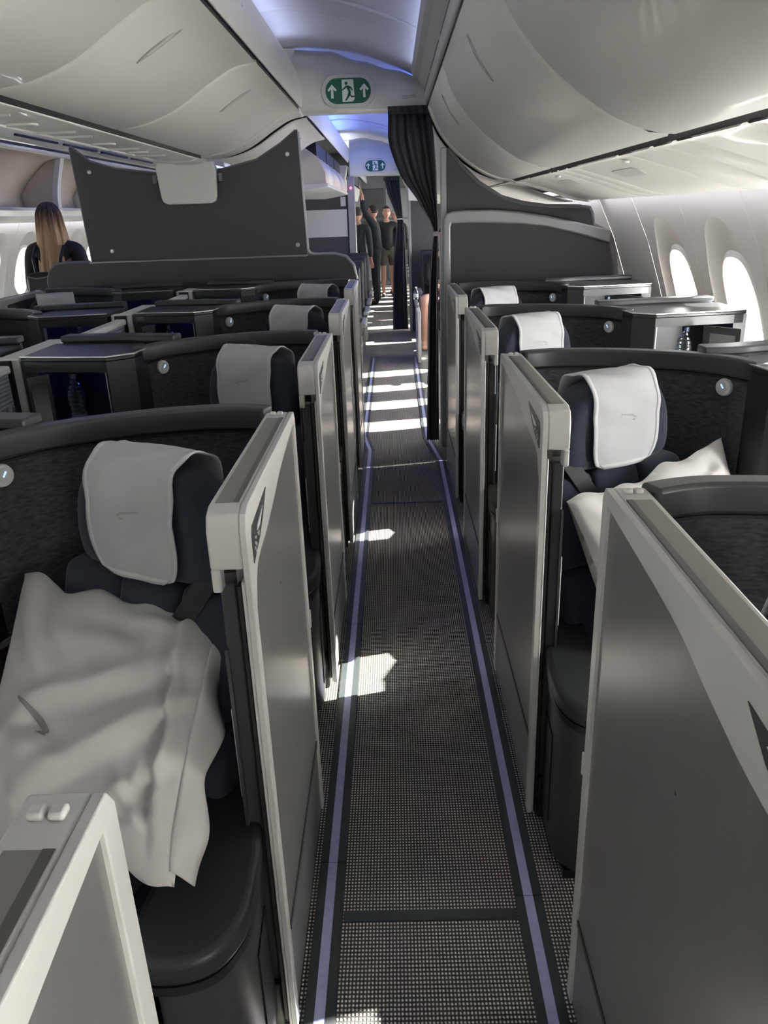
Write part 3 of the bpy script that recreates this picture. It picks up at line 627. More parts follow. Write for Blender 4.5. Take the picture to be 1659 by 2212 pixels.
# ================================================================== SUITES
def suite_parts(s, D, xmax, k):
    """all parts of one suite in local coordinates; s=+1: aisle on the -x side. k shifts the shell."""
    TS=lambda p:(s*p[0],p[1],p[2])
    out={}
    # --- door
    d=empty('suite_door',(0,0,0))
    MB().box(.006,.030,.028,D-.028,.03,1.20).build('door_panel','door_metal',d,T=TS,smooth=False)
    MB().box(.003,.0062,.05,D-.028,.256,.270).build('kick_groove','gunmetal',d,T=TS,smooth=False)
    fr=[(0,.03),(.028,.03),(.028,.98)]+[(p.x,p.y) for p in smooth_path([(.028,1.03),(.06,1.085),(.12,1.102),(.20,1.112),(.30,1.133),(.42,1.160),(D-.06,1.186),(D-.028,1.187)],4)]+[(D-.028,.03),(D,.03),(D,1.195),(D-.012,1.214),(.035,1.214),(.012,1.205),(0,1.18)]
    cap=MB().prism(fr,0,.012,'x').build('door_frame','cap_white',d,T=TS,bevel=.004,seg=2)
    MB().box(.012,.018,0,.028,.03,1.09).build('front_edge','cap_white',d,T=TS,bevel=.003)
    MB().box(.012,.03,D-.012,D,.03,1.19).build('back_edge','cap_white',d,T=TS,bevel=.003)
    # cap over the top, with end block and hook
    MB().prism([(.012,1.205),(.035,1.214),(D-.012,1.214),(D,1.195),(D,1.185),(.10,1.172),(.085,1.115),(.0,1.112),(0,1.18)],.012,.066,'x').build('top_cap','cap_white',d,T=TS,bevel=.004)
    il=MB().box(.016,.056,.045,D-.075,1.2135,1.2155).build('cap_inlay','cap_inlay',d,T=TS)
    MB().box(.016,.026,.045,D-.075,1.2155,1.2165).build('inlay_edge','inlay_groove',il,T=TS)
    MB().box(.050,.066,0,.03,1.07,1.114).build('hook','cap_white',d,T=TS,bevel=.004)
    for q in (0,1): MB().box(.022+.017*q,.036+.017*q,D-.045,D-.03,1.213,1.221).build('latch_button','cap_white',d,T=TS,bevel=.003)
    MB().box(.020,.026,.004,.024,.05,1.08).build('seal','black_gap',d,T=TS)
    MB().box(-.003,.001,D-.004,D+.004,.62,.67).build('magnet_tab','cap_white',d,T=TS,bevel=.001)
    pl=MB().prism([(.035,1.155),(.045,1.172),(.20,1.186),(.15,1.150),(.10,1.128),(.035,1.108)],-.0015,.001,'x').build('plaque','gunmetal',d,T=TS,smooth=False)
    MB().prism([(.150,1.170),(.085,1.157),(.080,1.150),(.105,1.150)],-.003,-.0015,'x').build('ribbon_mark','exit_white',pl,T=TS,smooth=False)
    MB().prism([(.082,1.144),(.096,1.144),(.090,1.136)],-.003,-.0015,'x').build('ribbon_mark','exit_white',pl,T=TS,smooth=False)
    for y,z in ((.062,1.145),(.056,1.137),(.064,1.131),(.050,1.130),(.056,1.123)):
        MB().box(-.003,-.0015,y-.003,y+.003,z-.0022,z+.0022).build('seat_mark','panel_white',pl,T=TS)
    out['door']=d
    # --- fixed jamb post behind the door edge
    j=empty('door_post',(0,0,0))
    MB().box(.034,.062,.03,.075,.0,1.075).build('post','gunmetal',j,T=TS,bevel=.004)
    MB().box(.058,.064,.020,.030,.20,.95).build('guide_rail','gunmetal_light',j,T=TS)
    MB().box(.062,.069,.03,.05,.62,.82).build('pull','cap_white',j,T=TS,bevel=.003)
    MB().box(.03,.075,.01,.09,0,.14).build('foot','black_satin',j,T=TS,bevel=.006)
    out['post']=j
    # --- shell
    e=empty('suite_shell',(0,0,0))
    P=smooth_path([(.068,.735+k),(.13,.757+k),(.20,.762+k),(.32,.742+k),(.45,.693+k),(.57,.622+k),(.65,.540+k),(.695,.44+k)],5)
    ribbon_wall(P,0,.024,.02,1.165).build('back_wall','gunmetal',e,T=TS,ang=50)
    ribbon_wall(P,-.010,-.0005,.06,1.163).build('fabric_liner','shell_fabric',e,T=TS,ang=50)
    ribbon_wall(P,-.018,.030,1.165,1.222).build('rim','gunmetal',e,T=TS,bevel=.008,seg=3,ang=50)
    ribbon_wall(P,-.012,-.0105,1.157,1.163).build('rim_seam','black_gap',e,T=TS,ang=50)
    PH=P[int(len(P)*.45):]
    ribbon_wall(PH,-.0150,-.0105,.742,.756).build('lower_trim','trim_bright',e,T=TS,ang=50)
    ribbon_wall(PH,-.0145,-.0105,.20,.738).build('veneer_band','walnut',e,T=TS,ang=50)
    # side wing along the door
    MB().prism([(.068,.745+k),(.068,.12),(.082,.12),(.10,.60+k),(.14,.747+k)],.05,1.06,'z').build('side_wing','shell_fabric',e,T=TS,ang=50,bevel=.004)
    # usb lamp on liner
    i=int(len(P)*.86); c=P[i]; t=(P[i+1]-P[i-1]).normalized(); nn=Vector((t.y,-t.x,0))
    u=MB().lathe([(0,.014),(.020,.0135),(.0245,.011),(.0265,.004),(.0265,0)],n=24)
    LT=lambda p,c=c,t=t,nn=nn:TS((c.x+t.x*p[0]+nn.x*(p[2]+.010), c.y+t.y*p[0]+nn.y*(p[2]+.010), 1.132+p[1]))
    usb=u.build('reading_lamp','usb_white',e,T=LT)
    MB().prism([(-.008,.018),(.006,.018),(.016,-.006),(.004,-.018),(-.004,-.016),(-.016,.006)],.0138,.0150,'z').build('lamp_flap','cap_white',usb,T=LT)
    for q in range(3): MB().lathe([(0,.0168),(.0022,.0160),(.0022,.015)],(-.004+.003*q,.008-.004*q,0),8).build('led','led_blue',usb,T=LT)
    out['shell']=e
    # --- console with cubby
    c=empty('suite_console',(0,0,0))
    k2=k*.6
    F=[(.672,.455+k2),(.685,.345+k2),(.765,.280+k2),(xmax-.06,.325+k2),(xmax,.345+k2)]
    top=F+[(xmax,.66+k2),(.72,.60+k2)]
    MB().prism(top,1.196,1.212,'z').build('console_top','console_dark',c,T=TS,bevel=.004)
    FP=[Vector((*p,0)) for p in F]
    ribbon_wall(FP,-.004,.004,1.212,1.216).build('edge_trim','trim_bright',c,T=TS)
    ribbon_wall(FP,0,.016,1.160,1.196).build('valance','console_dark',c,T=TS,smooth=False)
    ribbon_wall(FP[:3],0,.016,.76,1.160).build('jamb','console_dark',c,T=TS,smooth=False)
    MB().box(.772,.780,.295+k2,.32+k2,.80,1.160).build('jamb_edge','trim_bright',c,T=TS)
    MB().box(xmax-.055,xmax,.34+k2,.66+k2,.76,1.196).build('outer_jamb','console_dark',c,T=TS)
    MB().prism([(.70,.47+k2),(.78,.30+k2),(xmax,.35+k2),(xmax,.66+k2),(.74,.60+k2)],.745,.935,'z').build('cubby_floor','black_satin',c,T=TS)
    MB().prism([(.76,.56+k2),(.775,.55+k2),(xmax-.05,.60+k2),(xmax-.05,.62+k2),(.75,.58+k2)],.935,1.196,'z').build('cubby_back','console_dark',c,T=TS)
    MB().prism([(.772,.32+k2),(.784,.32+k2),(.784,.56+k2),(.765,.56+k2)],.935,1.196,'z').build('cubby_side','console_dark',c,T=TS)
    MB().box(.86,.91,.535+k2,.548+k2,1.180,1.192).build('cubby_lamp','led_cubby',c,T=TS)
    MB().prism([(.72,.48+k2),(.80,.33+k2),(xmax,.37+k2),(xmax,.64+k2),(.76,.60+k2)],0.0,.745,'z').build('cabinet_base','console_dark',c,T=TS,bevel=.004)
    # raised ledge behind the console top, carrying the shell rim outboard
    B=smooth_path([(.60,.640+k),(.70,.640+k2),(.82,.672+k2),(xmax-.02,.70+k2)],4)
    ribbon_wall(B,-.03,.045,1.213,1.238).build('aft_ledge','gunmetal',c,T=TS,bevel=.006,ang=50)
    ribbon_wall(B,-.012,.012,.0,1.213).build('aft_wall','gunmetal',c,T=TS,ang=50)
    # mirror door swung open
    hx,hy=.965,.275+k2
    def MD(p): return TS((hx+p[0]*.58, hy-p[0]*.82-.004+p[1], p[2]))
    md=MB().box(0,.17 if xmax>1.15 else .085,-.012,.0,.945,1.165).build('mirror_door','console_dark',c,T=MD,bevel=.004)
    MB().box(.03 if xmax>1.15 else .012,.145 if xmax>1.15 else .072,-.0135,-.012,.965,1.135).build('mirror','mirror',md,T=MD)
    out['console']=c
    # --- side table along the window / divider
    t=empty('side_table',(0,0,0))
    MB().prism([(.80,.32+k2),(.78,-.1),(.70,-.30),(.70,-.46),(xmax,-.46),(xmax,.36+k2)],.715,.742,'z').build('table_top','walnut',t,T=TS,bevel=.004)
    MB().prism([(.798,.31+k2),(.778,-.1),(.698,-.30),(.694,-.30),(.774,-.1),(.794,.31+k2)],.722,.744,'z').build('edge_trim','trim_bright',t,T=TS)
    MB().prism([(.82,.32+k2),(.80,-.1),(.72,-.30),(.72,-.46),(xmax,-.46),(xmax,.33+k2)],0,.713,'z').build('cabinet','walnut',t,T=TS)
    out['table']=t
    # --- seat
    q=empty('reclining_seat',(0,0,0))
    A=math.radians(27); rr=Vector((math.cos(A),math.sin(A),0)); ff=Vector((math.sin(A),-math.cos(A),0)); C=Vector((.262,.425+k,0))
    def ST(p): w=C+rr*p[0]+ff*p[1]; return TS((w.x,w.y,p[2]))
    out['ST']=ST
    hr=[(-.165,.945),(.165,.945),(.195,.965),(.198,1.03),(.185,1.10),(.155,1.16),(.105,1.19),(.04,1.20),(-.04,1.20),(-.105,1.19),(-.155,1.16),(-.185,1.10),(-.198,1.03),(-.195,.965)]
    mb=MB()
    for (v,sc_,dz) in ((-.055,.90,-.012),(-.03,1,0),(.035,1,0),(.06,.97,-.004),(.072,.85,-.02),(.074,.5,-.06)):
        cz=1.07; mb.add([(x*sc_,v,cz+(z-cz)*sc_) for x,z in hr],[])
    n=len(hr)
    for a in range(5):
        for b in range(n): mb.f.append((a*n+b,a*n+(b+1)%n,(a+1)*n+(b+1)%n,(a+1)*n+b))
    mb.f += [tuple(range(n))[::-1],tuple(range(5*n,6*n))]
    mb.build('headrest','navy_fabric',q,T=ST,subsurf=1,ang=70)
    def vb(w): return lerp(.185,.005,(w-.45)/.5)
    for row,(w0,w1) in enumerate(((.70,.945),(.47,.695))):
        for col in range(3):
            u0=-.255+.17*col+.002; u1=u0+.166
            mb=MB(); vs=[]
            for a,w in ((0,w0),(1,w1)):
                for u in (u0,u1):
                    vs+= [(u,vb(w)-.03,w),(u,vb(w)+.055,w)]
            mb.add(vs,[(0,1,3,2),(4,6,7,5),(0,4,5,1),(2,3,7,6),(0,2,6,4),(1,5,7,3)])
            mb.build('back_cushion','navy_fabric',q,T=ST,bevel=.022,seg=4,ang=80)
    MB().prism([(vb(.45)-.075,.42),(vb(.45)-.03,.42),(vb(.945)-.03,.945),(vb(.945)-.07,.945)],-.262,.262,'x').build('back_shell','black_satin',q,T=ST,bevel=.01)
    MB().box(-.26,.26,.19,.66,.37,.475).build('seat_cushion','navy_fabric',q,T=ST,bevel=.03,seg=4)
    MB().box(-.24,.24,.16,.62,.10,.365).build('seat_base','black_satin',q,T=ST,bevel=.01)
    # aisle armrest
    ar=[(.095,.30),(.055,.14),(.033,.0),(.026,-.14),(.040,-.21),(.078,-.258),(.15,-.275),(.205,-.25),(.21,-.12),(.17,.06),(.165,.28)]
    ar=[(p.x,p.y) for p in smooth_path(ar+ar[:1],4)][:-1]
    arm=MB().prism(ar,.508,.562,'z').build('armrest','leather_black',q,T=TS,bevel=.016,seg=4,ang=60)
    MB().prism([(x*.97+.004,y*.985-.002) for x,y in ar],.490,.509,'z').build('armrest_seam','black_satin',arm,T=TS)
    base=[(.10,.30),(.065,.14),(.045,.0),(.038,-.12),(.052,-.185),(.09,-.225),(.15,-.24),(.185,-.22),(.19,-.1),(.16,.05),(.155,.28)]
    base=[(p.x,p.y) for p in smooth_path(base+base[:1],4)][:-1]
    ab=MB().prism(base,.03,.490,'z').build('armrest_base','gunmetal',q,T=TS,bevel=.012,seg=3,ang=60)
    MB().prism([(.040,.0),(.0345,-.11),(.0375,-.11),(.043,.0)],.10,.38,'z').build('storage_flap','black_satin',ab,T=TS)
    MB().box(.06,.15,-.21,-.13,0,.03).build('floor_foot','black_satin',ab,T=TS)
    # shoulder strap
    def SB(p): return ST(p)
    sp=[(-.175,.055,.99),(-.14,.075,.93),(-.09,.085,.86),(-.03,.105,.77),(.04,.145,.66),(.10,.18,.55)]
    mb=MB(); vs=[]
    for u,v,w in sp: vs+=[(u-.020,v,w-.012),(u+.020,v,w+.012),(u+.020,v+.004,w+.012),(u-.020,v+.004,w-.012)]
    fs=[]
    for a in range(len(sp)-1):
        for b in range(4): fs.append((a*4+b,a*4+(b+1)%4,a*4+4+(b+1)%4,a*4+4+b))
    mb.add(vs,fs+[(0,1,2,3),(len(vs)-4,len(vs)-3,len(vs)-2,len(vs)-1)]).build('shoulder_strap','strap',q,T=SB,smooth=False)
    out['seat']=q
    # --- headrest cover
    h=empty('headrest_cover',(0,0,0))
    prof=smooth_path([(.086,.955),(.091,1.02),(.090,1.09),(.083,1.145),(.066,1.192),(.030,1.214),(-.014,1.214),(-.050,1.202),(-.074,1.168),(-.082,1.10)],3)
    m_=len(prof)
    def CL(hw,off,t0=0.0,t1=1.0):
        def fn(u,v):
            f=lerp(t0,t1,v)*(m_-1); a=min(int(f),m_-2); g=f-a; p=prof[a].lerp(prof[a+1],g); d2=(prof[a+1]-prof[a]).normalized()
            uu=(u-.5)*2; w=hw
            # rounded lower corners
            dist=f*.018
            if dist<.07: tt=1-dist/.07; w=hw*(1-.42*(1-math.sqrt(max(0,1-tt*tt))))
            wav=.0035*math.sin(f*1.1+uu*4+s)*(1 if dist>.1 else .3)
            nx,ny=d2.y,-d2.x
            side=-.004*max(0,abs(uu)-.6)/.4*(1 if f<m_*.7 else .3)
            return (w*uu, p.x+(nx)*(off+wav+side), p.y+ny*(off+wav)+.0)
        return fn
    MB().grid(CL(.118,.0),21,41).build('cloth','cover_cloth',h,T=ST,solid=.003,ang=70)
    mb=MB(); f1=CL(.119,.0018)
    def hem(path):
        n=len(path); vs=[];
        for (u,v),(u2,v2) in path: vs+=[f1(u,v),f1(u2,v2)]
        mb.add(vs,[(2*a,2*a+1,2*a+3,2*a+2) for a in range(n-1)])
    hem([((0,v/30),(.055,max(v/30,.03))) for v in range(31)]); hem([((1,v/30),(.945,max(v/30,.03))) for v in range(31)]); hem([((u/20,0),(.055+.89*u/20,.034)) for u in range(21)])
    mb.build('hem','cover_hem',h,T=ST,solid=.002,ang=70)
    f2=CL(.118,.0022)
    def onc(x,z): return f2(.5+x/.236,z)
    mb=MB(); pts=[(-.030,.262),(.012,.252),(.026,.240),(.024,.232),(.010,.242),(-.028,.256)]
    mb.add([onc(x,z) for x,z in pts],[tuple(range(6))]); mb.add([onc(x,z) for x,z in [(.010,.226),(.022,.228),(.018,.219)]],[(0,1,2)])
    mb.build('ribbon_emblem','cover_emblem',h,T=ST,solid=.0015,smooth=False)
    out['cover']=h
    return out

def bottle(T0,label):
    o=empty('water_bottle',T0,label,'bottle','water bottles in the console cubbies')
    MB().lathe([(0,.004),(.030,.0),(.033,.006),(.033,.05),(.028,.075),(.033,.10),(.035,.125),(.030,.150),(.018,.172),(.012,.182),(.012,.192)],n=20).build('body','clear_plastic',o)
    MB().lathe([(.0335,.022),(.0338,.024),(.0338,.045),(.0335,.047)],n=20).build('label_band','bottle_label',o)
    MB().lathe([(0,.208),(.0145,.208),(.015,.205),(.015,.190),(0,.190)],n=14).build('cap','bottle_cap',o)
    return o
R_OX,L_OX,C_OX=.342,-.247,-2.573
RY=[.452,1.765,3.077,4.39]; LY=[-.16,1.145,2.45,3.75,5.05]
protoR=suite_parts(1,.77,1.175,0.0); protoL=suite_parts(-1,.68,1.095,-.045); protoC=suite_parts(1,.68,1.095,-.045)
KEYS=('door','post','shell','console','table','seat','cover')
TXT={'door':('suite door','satin grey suite door with pale cap'),'post':('door post','dark slim door post of the suite'),'shell':('seat shell','charcoal curved suite shell with dark rim'),
 'console':('console','dark suite console with open cubby'),'table':('side table','brown veneer side table of the suite'),'seat':('seat','navy suite seat with black armrest'),'cover':('headrest cover','pale grey headrest cover')}
def place(proto, ox, ys, where, n, skip=()):
    m=len(ys)
    for i,y in enumerate(ys):
        rank=ORD[m-1-i]
        for key in KEYS:
            if (key,i) in skip: continue
            src=proto[key]
            if not proto.get('used_'+key): o=src; proto['used_'+key]=True
            else: o=copy_tree(src)
            o.location=(ox,y,0)
            cat,txt=TXT[key]; tag(o,'%s, %s, %s from the %s'%(txt,where,rank,n),cat,'%ss %s'%(cat,where))
place(protoR,R_OX,RY,'window side','bulkhead')
place(protoL,L_OX,LY,'centre block beside the aisle','partition',skip=(('shell',0),('console',0),('seat',0),('cover',0),('table',0)))
place(protoC,C_OX,LY[2:],'centre block far aisle','partition')
# row 4 centre seats sit shallower against the partition
for i,y in enumerate(RY):
    if i in (2,3): bottle((R_OX+.93,y+.37,.936),'clear water bottle in the window-side console cubby, %s from the bulkhead'%ORD[3-i])
for i,y in enumerate(LY):
    if i in (2,3): bottle((L_OX-.93,y+.345,.936),'clear water bottle in the centre console cubby, %s from the partition'%ORD[4-i])
lf=empty('leaflet',(L_OX-.86,2.45+.33,.936),'white and blue leaflet lying in the centre console cubby','leaflet')
MB().box(-.06,.06,-.03,.09,.0,.0015).build('sheet','paper',lf); MB().box(-.045,.02,-.01,.07,.0015,.003).build('cover_print','leaflet_blue',lf)
# centre privacy dividers
for i,y in enumerate(LY):
    if i==0: continue
    o=empty('privacy_divider',(-1.41,y+.33,0),'pale privacy divider on the centre line, %s from the partition'%ORD[4-i],'divider','centre privacy dividers')
    MB().box(-.055,.055,.0,.055,.30,1.205).build('end_post','divider_white',o,bevel=.006)
    MB().box(-.050,.050,.060,.52 if i<4 else .29,.30,1.200).build('fixed_panel','divider_white',o,bevel=.006)
    if i>0:
        MB().box(-.018,.018,-.74,-.02,.76,1.155).build('ribbed_panel','ribbed_panel',o,bevel=.004)
        MB().box(-.028,.028,-.76,-.005,1.155,1.185).build('top_rail','divider_white',o,bevel=.008)
        MB().box(.022,.040,-.09,-.06,.86,1.05).build('handle','alu_grey',o,bevel=.006)
        MB().box(-.03,.03,-.02,-.002,.5,1.2).build('gap_seal','black_gap',o)

# ---------------------------------------------------------------- pillows
CREASES=[(1.0,-.60,-.7,.15,.09,.20),(1.0,-.25,-.45,.55,.08,.20),(.95,.15,-.1,.85,.07,.18),(.62,-.95,.78,.95,.06,-.20),(-.95,-.95,-.35,-.15,.08,.16),(-.9,.2,.1,.35,.07,.14),(.2,-.7,.85,-.75,.06,.12),(.35,.35,.8,.7,.06,.16),(-.5,-.6,.4,-.45,.10,.10)]
def pillow(c4, th, label, emblem=None, seed=0, sag=.03):
    TL,TR,BR,BL=[Vector(p) for p in c4]; ctr=(TL+TR+BR+BL)/4
    nrm=(TR-TL).cross(BL-TL).normalized()
    if nrm.y>0: nrm=-nrm
    o=empty('pillow',ctr,label,'pillow','pillows on the suite seats')
    def base(u,v): return TL.lerp(TR,u).lerp(BL.lerp(BR,u),v)
    def fn(side):
        def g(u,v):
            a=2*u-1;b=2*v-1
            # pull the edges in between the corners
            pu=a*(1-.075*(1-a*a)**.0*(1-b*b)*abs(a)**2); pv=b*(1-.075*(1-a*a)*abs(b)**2)
            p=base((pu+1)/2,(pv+1)/2)
            h=max(0,(1-a*a))**.5*max(0,(1-b*b))**.5
            h=h**.8
            w=noise.noise(Vector((a*1.4+seed,b*1.4,seed)))*.30
            dx=noise.noise(Vector((a*1.3,b*1.3,seed+9)))*.16; dy=noise.noise(Vector((a*1.3,b*1.3,seed+19)))*.16
            fold=.05*noise.noise(Vector((a*4,b*4,seed)))
            for (x0,y0,x1,y1,wd,am) in CREASES:
                vx,vy=x1-x0,y1-y0; L2=vx*vx+vy*vy; qx,qy=a+dx-x0,b+dy-y0
                t=max(0,min(1,(qx*vx+qy*vy)/L2)); d=(qx*vy-qy*vx)/math.sqrt(L2); e=max(0,1-((2*t-1)**2))**.5
                en=max(0,abs((qx*vx+qy*vy)/L2-.5)-.5)
                fold+=am*(math.exp(-(d/wd)**2)-.7*math.exp(-((d-1.6*wd)/wd)**2))*e*math.exp(-(en*8)**2)
            fold*=min(1,(.15+h)*1.3)
            ed=.03*(noise.noise(Vector((a*3+seed*3,b*3,1)))) * (1-h)
            q=nrm*side*th*(h*(1+w)+fold*(1 if side>0 else .3))
            return p+q+(TL-BL).normalized()*ed-ctr+Vector((0,0,-sag*h))
        return g
    mb=MB().grid(fn(1),73,73); mb.grid(fn(-1),41,41)
    mb.build('pillowcase','pillow_cloth',o,ang=80)
    g=fn(1)
    eps=nrm*.002
    if emblem:
        eu,ev,es=emblem
        mb=MB(); N=24; vs=[]
        for k in range(N+1):
            t=k/N; x=lerp(-.085,.085,t); y=.03-.06*t-.03*t**4; wdt=.008+.036*t*(1-t**6)
            vs+=[g(eu+x*es,ev-y*es)+nrm*.004, g(eu+x*es,ev-(y-wdt)*es)+nrm*.004]
        mb.add(vs,[(2*k,2*k+1,2*k+3,2*k+2) for k in range(N)])
        vs=[]
        for k in range(7):
            t=k/6; vs+=[g(eu+lerp(.03,.075,t)*es,ev+lerp(.070,.062,t)*es)+nrm*.004,g(eu+lerp(.03,.075,t)*es,ev+(lerp(.070,.062,t)+.018*t)*es)+nrm*.004]
        mb.add(vs,[(2*k,2*k+1,2*k+3,2*k+2) for k in range(6)])
        mb.build('ribbon_emblem','pillow_emblem',o,smooth=False,solid=.001)
    # loose open end of the case
    if emblem:
        R0=(TR-TL).normalized()
        def fl(u,v):
            e=g(.985,u*.94+.03); w=(.034+.016*math.sin(5*u+seed)+.010*math.sin(17*u))*(1-.65*u**2)
            return e+R0*w*v*1.6-nrm*(.05*v+.014*math.sin(11*u+3*v))*v
        MB().grid(fl,40,8).build('case_flap','pillow_cloth',o,solid=.003,ang=80)
    return o
def ST2W(proto,ox,y,p): q=proto['ST'](p); return (ox+q[0],y+q[1],q[2])
def seat_pillow(proto,ox,y,label,seed,pts,th=.075,emblem=None): return pillow([ST2W(proto,ox,y,p) for p in pts],th,label,emblem,seed)
P_STD=[(-.24,.18,.93),(.26,.14,1.00),(.24,.36,.60),(-.24,.40,.56)]
pillow([(-.865,1.60,.905),(-.362,1.45,.875),(-.375,.93,.66),(-.80,1.02,.60)],.095,'large off-white pillow leaning on the centre seat, fourth from the partition',(.30,.52,1.0),3.0)
seat_pillow(protoL,L_OX,LY[2],'off-white pillow on the centre aisle seat, third from the partition',5.0,P_STD)
seat_pillow(protoR,R_OX,RY[0],'white pillow on the window seat, fourth from the bulkhead',8.0,[(.02,.22,.92),(.36,.16,.90),(.36,.40,.60),(-.05,.42,.56)])
seat_pillow(protoR,R_OX,RY[1],'bright white pillow standing on the window seat, third from the bulkhead',11.0,[(-.27,.17,.925),(.37,.10,.985),(.30,.36,.60),(-.26,.40,.56)])
seat_pillow(protoR,R_OX,RY[2],'white pillow on the window seat, second from the bulkhead',13.0,P_STD)
bl=empty('blanket',ST2W(protoL,L_OX,LY[1],(0,.45,.476)),'dark grey folded blanket on the centre seat under the large pillow','blanket')
MB().box(-.2,.2,-.13,.16,.0,.05).build('fold','blanket_grey',bl,bevel=.02,seg=4); MB().box(-.19,.19,-.12,.15,.05,.085).build('fold','blanket_grey',bl,bevel=.015,seg=4)
bl.rotation_euler=(0,0,-math.radians(27))

# ---------------------------------------------------------------- curtains
def curtain(name_label, fnleft, fnright, z0, z1, y, pleats, amp):
    o=empty('curtain',(fnright(z0),y,z0),name_label,'curtain','navy aisle curtains')
    org=Vector((fnright(z0),y,z0))
    def g(u,v):
        z=lerp(z1,z0,v); a=fnleft(z); b=fnright(z); x=lerp(a,b,u); wd=max(b-a,.02)
        A=amp*(1.0 if wd<.2 else .8)
        ph=pleats*2*PI*u+1.3*math.sin(3*v)
        return (x-org.x, y+A*math.sin(ph)+A*.5*math.sin(ph*.5+4*v)-org.y, z-org.z)
    MB().grid(g,pleats*9+1,40).build('drape','curtain_navy',o,solid=.003,ang=80)
    zt=z1
    MB().grid(lambda u,v:(lerp(fnleft(zt)-.003,fnright(zt)+.003,u)-org.x, y+.006*math.sin(pleats*2*PI*u)-amp-.006-org.y, lerp(zt+.004,zt-.045,v)-org.z),pleats*6+1,3).build('heading_band','curtain_navy',o,solid=.004)
    return o
def interp(tab):
    def f(z):
        for (a,b),(c,d) in zip(tab,tab[1:]):
            if z>=c: t=(z-c)/(a-c) if a!=c else 0; return lerp(d,b,min(max(t,0),1))
        return tab[-1][1]
    return f
c1=curtain('navy curtain gathered against the bulkhead post',interp([(2.30,.0),(2.10,-.008),(1.98,.03),(1.87,.078),(1.73,.185),(1.60,.262),(1.52,.298),(1.45,.285),(1.2,.262),(.8,.248),(.02,.225)]),
   interp([(2.30,.275),(2.1,.30),(1.9,.315),(1.5,.322),(0.02,.318)]),.02,2.30,5.73,6,.022)
MB().box(.29,.325,5.70,5.76,1.49,1.52).build('tie_band','cap_white',c1,T=lambda p:(p[0]-c1.location.x,p[1]-c1.location.y,p[2]-c1.location.z))
c2=curtain('navy curtain tied back further down the aisle',interp([(2.12,-.09),(1.9,-.04),(1.7,.04),(1.55,.09),(1.4,.06),(1.0,.01),(.02,-.02)]),interp([(2.12,.13),(1.8,.15),(1.58,.165),(1.4,.19),(1,.20),(.02,.21)]),.02,2.12,11.78,6,.02)
MB().box(.08,.18,11.735,11.745,1.555,1.575).build('tie_band','trim_bright',c2,T=lambda p:(p[0]-c2.location.x,p[1]-c2.location.y,p[2]-c2.location.z))

# ================================================================== NEXT CABIN
# partition by the second header
o=struct(MB().box(-2.22,-.60,11.62,11.66,0,1.95).build('wall_partition_aft','bulkhead',smooth=False))
MB().box(-2.0,-.62,11.60,11.618,1.36,1.72).build('pale_panel','panel_white',o)
MB().box(-.70,-.63,11.595,11.618,1.76,1.88).build('notice_plate','panel_white',o)
pp=struct(MB().box(-.60,-.50,11.58,11.70,0,2.14).build('wall_post_aft','alu_grey',bevel=.01))
MB().lathe([(0,-.012),(.014,-.010),(.016,0)],n=12).build('call_light','led_red',pp,T=lambda p:(-.55+p[0],11.578+p[2],1.99+p[1]))
o=struct(MB().box(.255,1.55,11.70,11.74,0,1.75).build('wall_bulkhead_aft','bulkhead',smooth=False))
MB().box(.235,.275,11.68,11.75,0,2.14).build('post','alu_grey',o,bevel=.006)
MB().lathe([(0,-.012),(.014,-.010),(.016,0)],n=12).build('call_light','led_green',o,T=lambda p:(.20+p[0],11.66+p[2],2.08+p[1]))
struct(MB().prism([(.24,1.80),(.24,2.15),(1.4,2.3),(1.4,1.75)],11.5,11.68,'y').build('trim_13','psu_white',bevel=.01))

def econ_seat(x,y,label,group,mt='seat_black'):
    o=empty('passenger_seat',(x,y,0),label,'seat',group)
    MB().box(-.22,.22,-.48,-.02,.38,.47).build('seat_cushion',mt,o,bevel=.03,seg=3)
    MB().prism([(-.06,.45),(.04,.45),(.14,1.0),(.13,1.13),(.09,1.16),(.06,1.12),(.05,1.0)],-.225,.225,'x').build('backrest',mt,o,bevel=.025,seg=3,ang=60)
    MB().box(-.15,.15,.02,.06,.93,1.10).build('headrest','leather_black',o,bevel=.02,seg=3)
    for s in (-1,1): MB().box(s*.255-.03,s*.255+.03,-.42,.06,.60,.645).build('armrest','alu_grey',o,bevel=.012)
    for s in (-1,1): MB().prism([(-.30,0),(-.25,0),(-.15,.38),(-.10,0),(-.05,0),(-.08,.40),(-.28,.40)],s*.17-.015,s*.17+.015,'x').build('leg','alu_grey',o)
    return o
for k,y in enumerate((8.5,9.45,10.4,11.35)):
    for c,x in enumerate((.62,1.20)):
        if c==0 and k<2: continue
        econ_seat(x,y,'black passenger seat beyond the bulkhead, %s row, %s'%(ORD[k],'next to the aisle' if c==0 else 'next to the window'),'black seats on the window side of the next cabin')
for k,y in enumerate((8.2,9.2,10.2,11.2)):
    for c,x in enumerate((-.56,-1.12)):
        econ_seat(x,y,'black centre passenger seat behind the grey partition, %s row, %s'%(ORD[k],'by the aisle' if c==0 else 'inner'),'black centre seats of the next cabin')
for k,y in enumerate((13.2,14.1,15.0,15.9,16.8)):
    for x in (.55,1.05,1.5): 
        if x<1.3: econ_seat(x,y,'dark passenger seat past the second curtain, %s row, %s'%(ORD[k],'by the aisle' if x<.8 else 'by the window'),'window-side seats past the second curtain')
    for x in (-.95,-1.45): econ_seat(x,y,'dark centre seat past the second curtain, %s row, %s'%(ORD[k],'by the aisle' if x>-1.2 else 'inner'),'centre seats past the second curtain')
